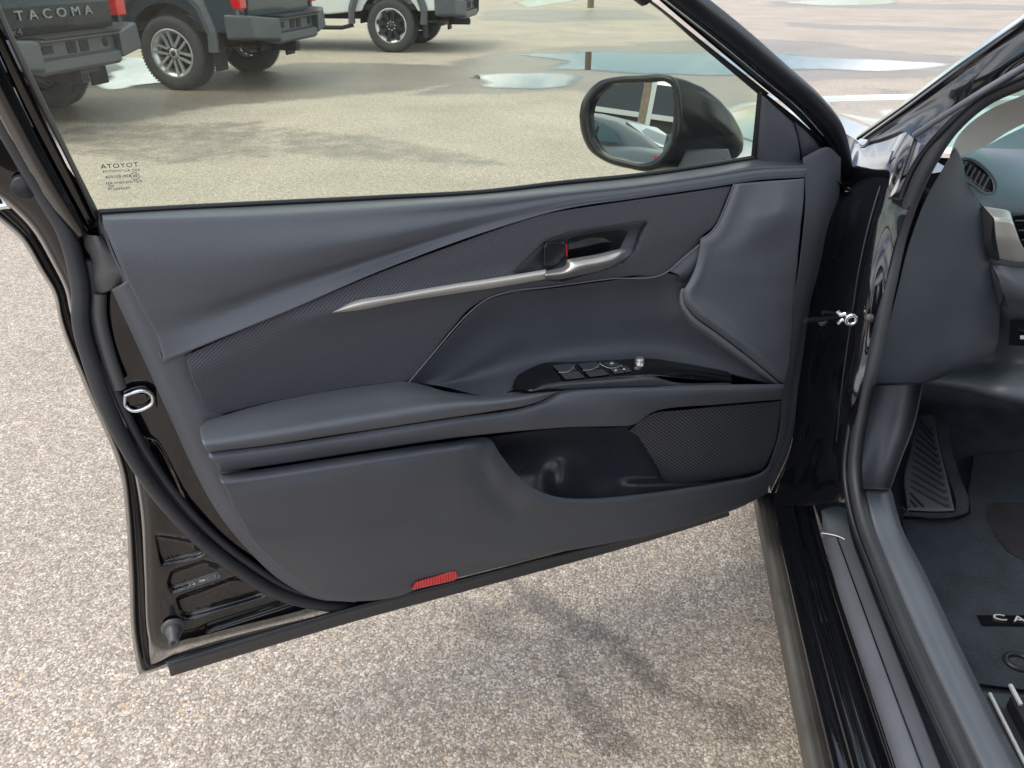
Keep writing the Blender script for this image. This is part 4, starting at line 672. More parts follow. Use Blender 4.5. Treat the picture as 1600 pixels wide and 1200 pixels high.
# opening seal
SE = [(1680,85,.66),(1600,126,.60),(1540,154,.565),(1487,200,.53),(1448,260,.51),(1411,350,.50),(1388,450,.49),(1366,560,.482),(1346,650,.476),(1336,740,.472),(1348,810,.476),(1377,890,.485),(1426,1010,.492),(1481,1130,.497),(1520,1215,.50)]
strip('opening_seal', SE, .0118, XP, M_['rubber'], car, M=BM, n=160, k=14)
strip('opening_seal_lip', [(x - 16 if y > 200 else x - 6, y - (8 if y < 300 else 0) + 2, X - .012) for x, y, X in SE], .0050, XP, M_['darkrub'], car, M=BM, n=160, k=10)
# A-pillar outside
_px = [[(1338,214),(1400,168),(1500,93),(1600,22),(1700,-50)],[(1344,216),(1404,172),(1504,97),(1602,27),(1703,-44)],[(1354,218),(1414,178),(1512,108),(1606,42),(1708,-26)],[(1366,222),(1424,184),(1520,122),(1610,62),(1714,-4)],[(1392,226),(1444,190),(1530,138),(1616,86),(1720,24)],[(1412,232),(1458,196),(1540,146),(1620,100),(1724,38)],[(1440,240),(1476,208),(1550,160),(1626,120),(1730,60)]]
_pX = [.488, .522, .576, .636, .70]; _pf = [None, 0, .10, .25, .50, .72, 1.0]
bl('front_pillar', [[(x, y, X + (.012 if f is None else .042 * f)) for (x, y), X in zip(r, _pX)] for r, f in zip(_px, _pf)], XP, M_['paint'], nu=60, sub=4)
strip('pillar_flange', [(1428,212,.482),(1470,184,.505),(1530,146,.540),(1612,97,.598),(1700,48,.65)], .0048, XP, M_['kick'], car, M=BM, n=40, k=8)
strip('drip_moulding', [(1340,217,.486),(1402,174,.520),(1500,102,.573),(1600,33,.632),(1700,-36,.69)], .0030, XP, M_['darkrub'], car, M=BM, n=50, k=8)
# front wing and bonnet, out beyond the door
def hood_z(X, Y):
    t = np.clip((Y - 1.55) / 1.9, 0, 1); e = np.clip((X - .36) / .30, 0, 1)
    return (.965 - .16 * t**1.7) - .13 * (1 - e)**2.4 + .012 * np.exp(-((X - .68) / .05)**2) - .02 * (X > 2.2)
def grid_obj(name, xs, ys, zf, m, par, thick=0):
    X, Y = np.meshgrid(xs, ys); Zv = zf(X, Y); ny, nx = X.shape; mb = MB()
    mb.add(list(zip(X.ravel(), Y.ravel(), Zv.ravel())), [(i * nx + j, i * nx + j + 1, (i + 1) * nx + j + 1, (i + 1) * nx + j) for i in range(ny - 1) for j in range(nx - 1)], True)
    return mb.build(name, m, par, BM, world=True)
grid_obj('front_wing', np.linspace(.36, .655, 14), np.linspace(1.58, 3.5, 30), hood_z, M_['paint'], body)
grid_obj('bonnet', np.linspace(.661, 2.2, 30), np.linspace(1.72, 3.55, 30), lambda X, Y: hood_z(np.minimum(X, 2.86 - X), Y) + .004 + .03 * np.sin(np.clip((X - .66) / 1.54, 0, 1) * pi), M_['paint'], body)
def wing_side():
    mb = MB(); A = [(3.5, .70), (3.5, .25), (3.28, .25)] + [(2.92 + .37 * cos(a), .33 + .37 * sin(a)) for a in np.linspace(0, pi, 14)] + [(2.54, .25), (1.47, .25), (1.47, .70)]
    P = A + [(1.50, .86), (2.4, .84), (3.2, .72)]; P = [(y, z) for y, z in A] + [(1.5, .83), (3.4, .70)][::1]
    mb.prism([(y, z) for y, z in A] + [(1.50, .835), (2.5, .80), (3.3, .70)], 0, .358, .375); return mb.build('wing_side', M_['paint'], body, BM, world=True)
wing_side()
mb = MB(); mb.lathe([(.20, -.10), (.30, -.11), (.335, -.08), (.335, .08), (.30, .11), (.20, .10)], (.50, 2.92, .335), ax=0, k=40); mb.build('front_wheel', M_['darkrub'], car, BM, world=True)
# windscreen, roof, rear body side, seat: the rest of the car beside the photographer
def quad(name, pts, m, par, th=.02):
    P = [np.array(p, float) for p in pts]; n = np.cross(P[1] - P[0], P[3] - P[0]); n /= np.linalg.norm(n); mb = MB(); mb.add(P + [p - n * th for p in P], [(0, 1, 2, 3), (7, 6, 5, 4), (0, 4, 5, 1), (1, 5, 6, 2), (2, 6, 7, 3), (3, 7, 4, 0)]); return mb.build(name, m, par, BM, world=True, bevel=.006)
quad('windscreen', [(.60, 1.66, 1.0), (2.02, 1.66, 1.0), (1.86, .95, 1.40), (.74, .95, 1.40)], glassmat('windscreen_glass', (.72, .86, .82), 1.5, .04), car, .005)
quad('roof', [(.66, .97, 1.41), (1.94, .97, 1.41), (1.94, -1.0, 1.42), (.66, -1.0, 1.42)], M_['paint'], car, .05)
quad('rear_door', [(.36, .18, .26), (.36, -1.1, .26), (.40, -1.1, .98), (.40, .18, 1.0)], M_['paint'], car, .12)
quad('centre_pillar', [(.42, .20, .30), (.42, .05, .30), (.66, -.02, 1.41), (.66, .12, 1.41)], M_['piano'], car, .08)
quad('far_side', [(2.14, -1.1, .3), (2.14, 1.6, .3), (2.10, 1.6, 1.0), (2.10, -1.1, 1.0)], M_['pocket'], car, .08)
def seat():
    s = MB(); s.box((.82, .02, .34), (1.30, .62, .52)); o = s.build('seat', M_['fabric'], car, BM, world=True, bevel=.05, seg=4)
    b = MB(); b.add([(.82, .02, .5), (1.30, .02, .5), (1.28, -.28, 1.12), (.84, -.28, 1.12), (.82, -.14, .5), (1.30, -.14, .5), (1.28, -.40, 1.12), (.84, -.40, 1.12)], [(0, 1, 2, 3), (7, 6, 5, 4), (0, 4, 5, 1), (1, 5, 6, 2), (2, 6, 7, 3), (3, 7, 4, 0)]); b.build('backrest', M_['fabric'], o, BM, world=True, bevel=.04, seg=4)
seat()
# ---- inner kick panel and sill trim
kick = bl('kick_panel', [
 [(1362,603,.497),(1352,650,.492),(1344,720,.487),(1342,764,.485)],
 [(1378,602,.507),(1365,652,.503),(1354,720,.497),(1350,764,.495)],
 [(1402,601,.528),(1388,655,.525),(1372,721,.517),(1364,764,.513)],
 [(1425,600,.550),(1412,658,.547),(1392,722,.537),(1380,765,.532)],
 [(1443,599,.580),(1430,660,.574),(1407,722,.558),(1391,766,.548)]], XP, M_['kick'], nu=50, sub=6, thick=.03, lip=.002)
bl('dash_end', [
 [(1493,231,1.392),(1452,300,1.362),(1421,380,1.338),(1398,470,1.312),(1376,550,1.288),(1364,600,1.275)],
 [(1498,239,1.408),(1473,306,1.382),(1447,385,1.358),(1425,472,1.330),(1400,552,1.304),(1385,600,1.288)],
 [(1502,248,1.424),(1495,312,1.405),(1480,392,1.384),(1462,480,1.358),(1436,554,1.330),(1408,600,1.306)],
 [(1506,258,1.438),(1514,318,1.424),(1513,398,1.410),(1502,486,1.388),(1478,556,1.360),(1430,599,1.330)],
 [(1505,272,1.450),(1529,324,1.436),(1536,402,1.430),(1538,490,1.416),(1518,558,1.392),(1448,597,1.352)],
 [(1509,280,1.470),(1536,330,1.450),(1546,408,1.450),(1562,494,1.450),(1545,557,1.430),(1462,594,1.385)]], YP, M_['dside'], nu=80, sub=7, thick=-.06, lip=-.002)
_sz = [.500, .466, .446, .431, .425, .420]
def stw(xs, dz): return [(x, y, z + dz) for x, y, z in zip(xs, (766, 820, 900, 1020, 1130, 1215), _sz)]
bl('sill_trim', [stw((1343,1355,1387,1439,1491,1532), -.006), stw((1350,1363,1397,1449,1501,1542), .004), stw((1364,1380,1416,1469,1521,1563), .006), stw((1380,1396,1433,1487,1540,1583), .002), stw((1388,1403,1441,1497,1551,1596), -.012), stw((1393,1408,1448,1505,1560,1606), -.05)], ZP, M_['sillp'], nu=80, sub=6, thick=.03, lip=.002)
# footwell floor, firewall
def floor_z(X, Y): return .205 + .38 * sst((Y - 1.72) / .75) + 0 * X
grid_obj('carpet', np.linspace(.53, 2.1, 40), np.linspace(-1, 2.45, 60), floor_z, M_['carpet'], car)
quad('footwell_side', [(.70, 1.62, .18), (.72, 2.4, .18), (.72, 2.4, .84), (.70, 1.66, .90)], M_['carpet'], car, .02)
quad('bulkhead', [(.6, 2.42, .2), (2.1, 2.42, .2), (2.1, 2.30, .84), (.6, 2.30, .84)], M_['carpet'], car, .02)
rest = bl('footrest', [[(1434,652,1.77),(1446,649,1.77),(1458,648,1.77)],[(1424,700,1.66),(1446,700,1.66),(1468,700,1.66)],[(1413,742,1.57),(1445,745,1.57),(1479,745,1.57)],[(1418,797,1.475),(1456,799,1.475),(1491,798,1.475)]], YP, M_['rest'], nu=16, sub=6, thick=-.02, lip=-.002)
bl('footrest_border', [[(1428,640,1.81),(1462,635,1.81),(1472,640,1.80),(1486,700,1.68),(1500,745,1.585),(1514,790,1.50),(1512,800,1.48),(1495,806,1.462),(1410,806,1.462)],[(1434,648,1.785),(1452,646,1.785),(1459,649,1.78),(1470,700,1.67),(1482,745,1.58),(1494,792,1.49),(1492,800,1.475),(1480,801,1.472),(1415,800,1.472)]], YP, M_['carpet'], nu=60, sub=4, thick=-.02)
for i in range(15):
    y0 = 655 + i * 10.5; x0 = 1432 - (y0 - 655) * .14 if y0 < 745 else 1418; x1 = 1456 + (y0 - 655) * .235; yy = y0 + 26 + i * .6
    if yy > 792: x1 = x0 + (792 - y0) * 1.1; yy = 792
    Yv = lambda y: np.interp(y, [648, 700, 745, 798], [1.77, 1.66, 1.57, 1.475])
    strip('footrest_rib', [(x0 + 4, y0, Yv(y0) - .004), (x1 + 2, yy, Yv(yy) - .004)], .0024, YP, M_['pocket'], rest, M=BM, n=6, k=6)
for i in range(12):
    y = 668 + i * 11; mb = MB(); c = YP(1457 + i * 2.45, y, Yv(y) - .006); mb.lathe([(.0001, .003), (.003, .002), (.0042, 0)], tuple(c), ax=2, k=10); mb.build('footrest_stud', M_['cap'], rest, BM, world=True)
# floor mat: its own thing
MM = Matrix.Translation((.8, 1.1, .212)); 
fm = empty('floor_mat', MM); tag(fm, 'dark blue-grey carpet floor mat with silver letters in the footwell', 'floor mat')
def mat_fn(x, y, w): p = Zp(x, y, .222 + w); return p
mo = [(1408,812),(1422,860),(1450,915),(1488,1000),(1522,1068),(1600,1078),(1800,1090),(1800,720),(1640,700),(1520,712),(1512,770),(1516,802),(1495,812),(1450,808)]
patch('pile', mo, mat_fn, M_['matc'], fm, M=MM, w=0, thick=.008, bevel=.003)
patch('heel_pad', [(1545,788),(1556,784),(1700,786),(1720,880),(1640,885),(1600,875),(1575,862),(1556,838),(1543,812)], mat_fn, carpet('heel_pad_rubber', (.022, .020, .024), 500, .3), fm, M=MM, w=.003, thick=.004, bevel=.001)
bp_ = patch('badge', [(1526,961),(1720,962),(1724,979),(1534,977)], mat_fn, M_['piano'], fm, M=MM, w=.004, thick=.004)
lc = Zp(1622, 970.5, .2285); lettering('badge_lettering', 'CAMRY', .0215, lc, (1, -.02, 0), (0, 1, 0), M_['letter'], bp_, ext=.001, sx=1.75, spacing=1.5)
hk = Zp(1592, 1034, .225); mb = MB(); mb.tube([hk + np.array([.022 * cos(a), .018 * sin(a), 0]) for a in np.linspace(0, 2 * pi, 30)], .005, 8); mb.build('eyelet', M_['darkrub'], fm, MM, world=True)
# seat rail
def rail():
    o = empty('seat_rail', BM, car); m = MB()
    a = Zp(1535, 1075, .24); b = Zp(1590, 1215, .24)
    d = np.array([.0, -1, 0]); r = np.array([1., 0, 0])
    base = MB(); base.box((a[0] - .01, a[1] - .55, .205), (a[0] + .11, a[1], .235)); base.build('rail_foot', M_['pocket'], o, BM, world=True, bevel=.004)
    up = MB(); up.box((a[0] + .025, a[1] - .55, .235), (a[0] + .085, a[1] - .03, .262)); up.box((a[0] + .045, a[1] - .55, .262), (a[0] + .066, a[1] - .06, .275)); up.build('rail_track', M_['steel'], o, BM, world=True, bevel=.003)
    e = MB(); e.box((a[0] + .005, a[1] - .16, .238), (a[0] + .010, a[1] - .01, .243)); e.box((a[0] + .03, a[1] - .05, .262), (a[0] + .036, a[1] - .01, .268)); e.box((a[0] + .068, a[1] - .5, .264), (a[0] + .075, a[1] - .04, .270)); e.build('rail_edge', M_['letter'], o, BM, world=True, bevel=.001)
    for dx, dy in ((.05, -.10), (.055, -.16), (.05, -.2)): bo = MB(); bo.lathe([(.0001, .010), (.007, .010), (.009, .004), (.011, 0)], (a[0] + dx, a[1] + dy, .274), ax=2, k=14); bo.build('rail_bolt', M_['chrome'], o, BM, world=True)
rail()
# ---- dashboard
dash = bl('dashboard', [
 [(1486,246,1.52),(1510,238,1.60),(1540,228,1.70),(1575,210,1.80),(1640,180,1.9)],
 [(1492,262,1.49),(1518,252,1.55),(1550,248,1.62),(1590,245,1.68),(1650,230,1.76)],
 [(1508,290,1.47),(1530,285,1.50),(1560,280,1.54),(1600,280,1.57),(1660,280,1.6)],
 [(1535,322,1.45),(1550,318,1.46),(1575,316,1.47),(1610,315,1.48),(1670,315,1.50)],
 [(1532,370,1.47),(1548,380,1.47),(1575,385,1.475),(1612,388,1.48),(1680,390,1.50)],
 [(1535,410,1.48),(1550,414,1.47),(1580,418,1.46),(1620,420,1.46),(1690,420,1.48)],
 [(1545,450,1.48),(1562,455,1.46),(1590,460,1.44),(1630,462,1.44),(1700,462,1.46)],
 [(1540,494,1.52),(1562,500,1.50),(1592,498,1.47),(1640,498,1.46),(1710,498,1.47)],
 [(1500,560,1.56),(1545,560,1.56),(1590,560,1.52),(1650,565,1.50),(1720,565,1.52)],
 [(1440,600,1.60),(1500,610,1.60),(1560,625,1.58),(1630,640,1.58),(1720,650,1.6)],
 [(1445,590,1.9),(1505,600,1.9),(1570,610,1.9),(1640,620,1.9),(1725,620,1.9)]], YP, M_['dashtop'], nu=50, sub=7)
vt = bl('air_vent', [[(1496,254,1.468),(1504,250,1.470),(1516,251,1.470),(1534,262,1.466),(1546,274,1.462),(1552,285,1.458),(1553,297,1.454)],[(1496,262,1.464),(1501,270,1.462),(1508,276,1.460),(1520,286,1.457),(1533,295,1.454),(1542,300,1.452),(1551,300,1.452)]], YP, M_['piano'], dash, nu=30, sub=5, thick=-.01, lip=-.001)
for i in range(6):
    x = 1510 + i * 7.0; y = 253.5 + i * 4.7
    strip('vent_slat', [(x, y, 1.462 - i * .0025), (x - 4.5, y + 8.5, 1.455 - i * .0025), (x - 9.5, y + 17 + i * .4, 1.450 - i * .0025)], .0017, YP, M_['pad'], vt, M=BM, n=8, k=6)
strip('vent_surround', [(1493,256,1.466),(1503,248,1.468),(1517,249,1.468),(1537,261,1.463),(1551,276,1.457),(1557,290,1.452),(1554,301,1.448),(1541,303,1.448),(1520,290,1.453),(1502,277,1.458),(1493,264,1.463),(1493,256,1.466)], .0022, YP, M_['kick'], vt, M=BM, n=60, k=8)
bl('silver_trim', [[(1536,322,1.44),(1553,325,1.435),(1572,328,1.43),(1578,331,1.43)],[(1553,341,1.415),(1562,342,1.412),(1578,344,1.41),(1584,350,1.41)],[(1556,372,1.415),(1570,373,1.412),(1584,374,1.41),(1593,376,1.41)],[(1562,404,1.43),(1578,407,1.425),(1592,409,1.42),(1610,408,1.42)]], YP, M_['satin'], dash, nu=24, sub=5, thick=-.012, lip=-.001, inset=1, linear=True)
bl('silver_trim_cheek', [[(1536,322,1.44),(1531,352,1.445),(1531,384,1.45),(1545,402,1.45),(1560,408,1.445)],[(1552,340,1.416),(1550,355,1.416),(1549,378,1.418),(1554,395,1.424),(1562,405,1.43)]], YP, M_['cap'], dash, nu=24, sub=4, thick=-.01)
vv_ = bl('centre_vent', [[(1582,338,1.43),(1600,336,1.43),(1650,334,1.44)],[(1602,400,1.44),(1620,400,1.44),(1670,398,1.45)]], YP, M_['piano'], dash, nu=10, sub=4, thick=-.01)
for i in range(4): strip('vent_slat', [(1587 + i * 4.6, 345 + i * 15, 1.422), (1660 + i * 4, 343 + i * 15, 1.43)], .0014, YP, M_['cap'], vv_, M=BM, n=4, k=6)
bl('lower_cover', [[(1537,412,1.462),(1548,416,1.45),(1556,430,1.445),(1568,458,1.435)],[(1531,450,1.475),(1540,455,1.465),(1552,465,1.458),(1564,475,1.448)],[(1528,478,1.49),(1538,484,1.482),(1548,490,1.475),(1557,494,1.468)]], YP, M_['hard'], dash, nu=20, sub=4, thick=-.01, lip=-.001)
bl('knee_pad', [[(1549,414,1.45),(1562,415,1.44),(1610,420,1.43),(1700,420,1.44)],[(1558,430,1.435),(1580,440,1.42),(1620,445,1.41),(1700,445,1.42)],[(1569,462,1.43),(1590,470,1.42),(1630,474,1.41),(1705,474,1.42)],[(1576,482,1.44),(1598,483,1.43),(1640,484,1.42),(1708,484,1.43)]], YP, M_['pad'], dash, nu=24, sub=5, thick=-.02)
bl('switch_bank', [[(1578,500,1.45),(1620,498,1.44),(1700,498,1.44)],[(1576,540,1.46),(1620,541,1.45),(1700,541,1.45)]], YP, M_['piano'], dash, nu=8, sub=3, thick=-.01)
patch('switch_bank_mark', [(1594,524,1.44),(1604,524,1.44),(1604,530,1.44),(1594,530,1.44)], YP, M_['white'], dash, M=BM, thick=-.004)
M_['beige'] = grain(mat('pale_pillar_cloth', (.66, .63, .58), .8), 'noise', 500, .2, .0006, .05)
bl('pillar_trim', [[(1486,236,.560),(1496,214,.572),(1512,196,.580),(1545,172,.600),(1600,148,.640),(1680,110,.69)],[(1484,246,.575),(1504,226,.595),(1522,208,.610),(1555,186,.640),(1605,164,.680),(1685,130,.73)],[(1492,247,.59),(1516,238,.625),(1540,228,.66),(1575,206,.70),(1620,184,.74),(1690,152,.79)]], XP, M_['beige'], nu=40, sub=6, thick=-.004)
# ---- door check strap
strip('check_strap', [(1258,501,1.30),(1284,499,1.33),(1312,497,1.36)], .0048, YP, M_['darkrub'], car, M=BM, n=12, k=8)
strip('check_strap_link', [(1286,488,1.345),(1302,490,1.355),(1316,494,1.36)], .0042, YP, M_['darkrub'], car, M=BM, n=10, k=8)
ck = YP(1328, 497, 1.285); mb = MB(); mb.lathe([(.0055, -.006), (.006, -.010), (.0105, -.011), (.0115, -.006), (.0115, .004)], tuple(ck), ax=1, k=28)
p1 = YP(1309, 487, 1.29); p2 = YP(1322, 496, 1.285); mb.tube([YP(1308, 486, 1.29), YP(1313, 492, 1.287), YP(1322, 490, 1.285)], .0042, 8); mb.tube([YP(1310, 505, 1.29), YP(1316, 499, 1.287), YP(1324, 502, 1.285)], .0042, 8); mb.build('check_bracket', M_['chrome'], car, BM, world=True)
for x, y, Y in ((1358, 497, 1.262), (1285, 503, 1.335)):
    c = YP(x, y, Y); mb = MB(); mb.lathe([(.0001, -.006), (.006, -.005), (.008, 0)], tuple(c), ax=1, k=16); mb.build('bolt', M_['cap'], car, BM, world=True)
# ================================================================== pickups across the lot
M_['tyre'] = grain(mat('tyre_rubber', (.055, .056, .058), .75), 'noise', 40, .3, .003, .2)
M_['alloy'] = mat('machined_alloy', (.62, .64, .66), .32, .55); M_['alloydark'] = mat('dark_wheel_paint', (.03, .032, .035), .35, .3)
M_['pkplastic'] = grain(mat('moulded_grey_plastic', (.085, .095, .108), .5), 'noise', 120, .2, .001, .08)
M_['taillens'] = mat('red_tail_lens', (.60, .012, .02), .12, 0, 1.0); M_['clearlens'] = mat('clear_lens', (.7, .7, .7), .1, 0, 1.0)
M_['under'] = grain(mat('underbody_black', (.010, .011, .012), .7), 'noise', 20, .3, .01, .3)
M_['exh'] = mat('exhaust_steel', (.42, .38, .34), .32, 1.0); M_['capred'] = mat('dark_centre_cap', (.07, .02, .02), .3)
def carpaint(name, c, metal=.0, rough=.25): return mat(name, c, rough, metal, .45, .4)
def wheel_meshes(style):
    t = MB(); t.lathe([(.235, -.12), (.265, -.135), (.33, -.140), (.375, -.125), (.388, -.095), (.392, -.05), (.393, 0), (.392, .05), (.388, .095), (.375, .125), (.33, .140), (.268, .135), (.24, .12)], ax=1, k=56)
    for i in range(72):
        a = i * 2 * pi / 72
        for s in (-1, 1):
            c, sn = cos(a), sin(a); c2, s2 = cos(a + .05), sin(a + .05)
            t.add([(r * cc, yy * s, r * ss) for cc, ss in ((c, sn), (c2, s2)) for r, yy in ((.3935, .04), (.3935, .11), (.399, .11), (.399, .04))], [(0, 1, 2, 3), (4, 7, 6, 5), (3, 2, 6, 7), (1, 5, 6, 2), (0, 3, 7, 4)])
    r = MB(); m_sp = 0 if style == 'six' else 1
    r.lathe([(.238, .128), (.254, .132), (.260, .122), (.236, .112), (.205, .08), (.195, .0), (.2, -.11)], ax=1, k=56, mi=0)
    r.lathe([(.0001, .03), (.19, .03)], ax=1, k=40, mi=2); r.lathe([(.0001, .045), (.15, .045), (.155, .02)], ax=1, k=40, mi=2)
    r.lathe([(.0001, .105), (.045, .105), (.055, .095), (.06, .06)], ax=1, k=30, mi=m_sp)
    ns = 6 if style == 'six' else 8
    for i in range(ns):
        a = i * 2 * pi / ns + .26
        offs = (-.034, .034) if style == 'six' else (0,)
        for of in offs:
            wd = .0135 if style == 'six' else .030
            ux, uz = cos(a), sin(a); px, pz = -uz, ux
            vs = []
            for rr, yy, w2, o2 in ((.045, .100, wd * .9, of * .75), (.14, .106, wd, of), (.244, .124, wd * 1.05, of * 1.25)):
                for sg in (-1, 1):
                    for dy in (0, -.028): vs.append((ux * rr + px * (o2 + sg * w2), yy + dy, uz * rr + pz * (o2 + sg * w2)))
            fs = []
            for q in (0, 4):
                a0, a1, a2, a3 = q, q + 1, q + 2, q + 3; b0, b1, b2, b3 = q + 4, q + 5, q + 6, q + 7
                fs += [(a0, a2, b2, b0), (a0, b0, b1, a1), (a2, a3, b3, b2)]
            r.add(vs, fs, False, m_sp)
        an = a + pi / ns; r.lathe([(.0001, .108), (.009, .108), (.010, .09)], (.062 * cos(an), 0, .062 * sin(an)), ax=1, k=8, mi=0 if style != 'six' else 2)
    cap = MB(); cap.lathe([(.0001, .112), (.026, .112), (.03, .104)], ax=1, k=20)
    return t, r, cap
OVH = .27
def pickup(label, paint, wheel_style, M, letters=True, scale=1.0):
    M = M @ Matrix.Scale(scale, 4); T = empty('pickup_truck', M); tag(T, label, 'pickup truck')
    def B(mb, n, m, p=T, **k):
        mb.v = [(x + OVH * sst(np.array((-.60 - x) / .35)).item(), y, z) for x, y, z in mb.v]; return mb.build(n, m, p, M, **k)
    # bed sides with a cut for the wheel
    arch = lambda r, x0, n=14, zb=.60: [(x0 + r * cos(a), .40 + r * sin(a)) for a in np.linspace(asin((zb - .40) / r), pi - asin((zb - .40) / r), n)]
    prof_r = [(-1.16, .66), (-.62, .60)]
    side = [(-1.17, .74), (-1.10, .62)] + arch(.50, 0)[::-1] + [(1.0, .55), (3.0, .50)] + arch(.50, 3.35)[::-1] + [(4.15, .55), (4.25, .85), (4.2, 1.02), (3.2, 1.13), (2.35, 1.15), (2.2, 1.20), (.86, 1.24), (.80, 1.30), (-1.13, 1.33)]
    for b0, b1, sg in ((.90, .955, 1), (-.955, -.90, -1)):
        mb = MB(); mb.prism(side, 1, b0, b1); B(mb, 'body_side', paint, bevel=.03, seg=3)
    mb = MB(); mb.box((-1.08, -.90, .62), (.78, .90, .70)); mb.box((.78, -.90, .55), (4.15, .90, 1.0)); mb.box((.74, -.90, .7), (.80, .90, 1.25)); B(mb, 'bed', M_['under'])
    mb = MB(); mb.box((2.3, -.9, 1.0), (4.15, .9, 1.12)); B(mb, 'bonnet', paint, bevel=.04, seg=3)
    cabp = [(.82, 1.2), (.92, 1.62), (1.10, 1.80), (1.95, 1.82), (2.30, 1.62), (2.75, 1.16)]
    mb = MB(); mb.prism(cabp, 1, -.74, .74); cab = B(mb, 'cab', paint, bevel=.05, seg=3)
    for s in (-1, 1):
        mb = MB(); mb.prism([(1.02, 1.28), (1.06, 1.60), (1.15, 1.70), (1.62, 1.72), (1.62, 1.26)], 1, s * .742, s * .752); B(mb, 'window', M_['carglass'], cab)
        mb = MB(); mb.prism([(1.68, 1.26), (1.68, 1.72), (1.92, 1.73), (2.22, 1.56), (2.52, 1.24)], 1, s * .742, s * .752); B(mb, 'window', M_['carglass'], cab)
    mb = MB(); mb.add([(.855, -.62, 1.32), (.855, .62, 1.32), (.955, .56, 1.66), (.955, -.56, 1.66), (.845, -.62, 1.32), (.845, .62, 1.32), (.945, .56, 1.66), (.945, -.56, 1.66)], [(0, 1, 2, 3), (7, 6, 5, 4), (0, 4, 5, 1), (1, 5, 6, 2), (2, 6, 7, 3), (3, 7, 4, 0)]); B(mb, 'rear_window', M_['carglass'], cab)
    # flares, mud flaps
    for x0 in (0, 3.35):
        for s in (-1, 1):
            o1 = [(-.50, .42), (-.52, .60), (-.44, .84), (-.30, .985), (-.18, 1.02), (.20, 1.02), (.32, .985), (.46, .84), (.56, .60), (.58, .42)]
            o2 = [(-.60, .42), (-.62, .64), (-.53, .92), (-.36, 1.09), (-.22, 1.12), (.24, 1.12), (.38, 1.09), (.55, .92), (.66, .64), (.68, .42)]
            mb = MB(); V = []
            for (a, z), (a2, z2) in zip(o1, o2): V += [(x0 + a, s * .95, z), (x0 + a, s * 1.005, z), (x0 + (a + a2) / 2, s * 1.015, (z + z2) / 2), (x0 + a2, s * .985, z2), (x0 + a2, s * .95, z2)]
            F = [(i * 5 + j, i * 5 + j + 1, (i + 1) * 5 + j + 1, (i + 1) * 5 + j) for i in range(9) for j in range(4)] + [(0, 1, 2, 3, 4), (45, 46, 47, 48, 49)]
            mb.add(V, F); B(mb, 'wheel_arch', M_['pkplastic'])
            mb = MB(); mb.lathe([(.46, -.30), (.49, -.28), (.50, 0)], (x0, s * .93, .42), ax=1, k=30, a0=0, a1=pi); B(mb, 'arch_liner', M_['under'])
    for s in (-1, 1):
        mb = MB(); mb.box((-.56, s * .86 - .12, .22), (-.53, s * .86 + .12, .62)); B(mb, 'mud_flap', M_['under'], bevel=.01)
    # wheels
    t, r, cp = wheel_meshes(wheel_style)
    for x0 in (0, 3.35):
        for s in (-1, 1):
            mb = MB(); Mw = M @ Matrix.Translation((x0, s * .81, .392)) @ (Matrix.Rotation(0 if s > 0 else pi, 4, 'Z'))
            wob = t.build('wheel', M_['tyre'], T, Mw); r.build('rim', [M_['alloy'], M_['alloydark'], M_['alloydark']], wob, Mw); cp.build('centre_cap', M_['capred'], wob, Mw)
    # tailgate
    mb = MB(); mb.prism([(-1.135, .74), (-1.185, .76), (-1.20, .98), (-1.185, 1.08), (-1.215, 1.26), (-1.19, 1.30), (-1.12, 1.31)], 1, -.76, .76); tg = B(mb, 'tailgate', paint, bevel=.012, seg=2)
    mb = MB(); mb.box((-1.222, -.30, 1.13), (-1.19, .0, 1.20)); B(mb, 'tailgate_handle', M_['piano'], tg, bevel=.008)
    if letters:
        base = M @ Vector((-1.204 + OVH, -.02, .915)); ex = M.to_3x3() @ Vector((0, -1, 0)); ez = M.to_3x3() @ Vector((0, 0, 1))
        lettering('tailgate_lettering', 'TACOMA', .105, base, ex, ez, M_['white_l'], tg, ext=.006, sx=1.45, spacing=1.75)
        base = M @ Vector((-1.196 + OVH, .50, .80)); lettering('badge_lettering', '4x4', .075, base, ex, ez, M_['pkplastic'], tg, ext=.004, sx=1.4, spacing=1.3)
    for s in (-1, 1):
        mb = MB(); mb.prism([(-1.215, .85), (-1.225, 1.14), (-1.20, 1.32), (-1.09, 1.325), (-1.07, 1.16), (-1.11, .85)], 1, s * .83, s * .962); tl = B(mb, 'tail_light', M_['taillens'], bevel=.012)
        mb = MB(); mb.box((-1.220, s * .895 - .035, 1.06), (-1.205, s * .895 + .035, 1.09)); B(mb, 'reverse_lens', M_['clearlens'], tl, bevel=.004)
    # rear bumper: corner pods, step and number plate recess
    for s in (-1, 1):
        mb = MB(); mb.add([(-1.0, s * .62, .50), (-1.0, s * .985, .55), (-1.0, s * .985, .80), (-1.0, s * .62, .76), (-1.42, s * .50, .52), (-1.33, s * .93, .56), (-1.31, s * .94, .79), (-1.43, s * .50, .74)], [(0, 1, 2, 3), (7, 6, 5, 4), (0, 4, 5, 1), (1, 5, 6, 2), (2, 6, 7, 3), (3, 7, 4, 0)]); B(mb, 'bumper_corner', M_['pkplastic'], bevel=.025, seg=3)
    mb = MB(); mb.prism([(-1.15, .50), (-1.36, .47), (-1.40, .50), (-1.40, .58), (-1.345, .60), (-1.345, .71), (-1.44, .725), (-1.44, .745), (-1.15, .75)], 1, -.50, .50); bp = B(mb, 'bumper', M_['pkplastic'], bevel=.008)
    mb = MB(); mb.box((-1.46, -.49, .747), (-1.2, .49, .765)); B(mb, 'bumper_step', M_['under'], bp, bevel=.006)
    for b_ in (.07, -.09): mb = MB(); mb.box((-1.352, b_ - .055, .61), (-1.343, b_ + .055, .70)); B(mb, 'plate_slot', M_['under'], bp)
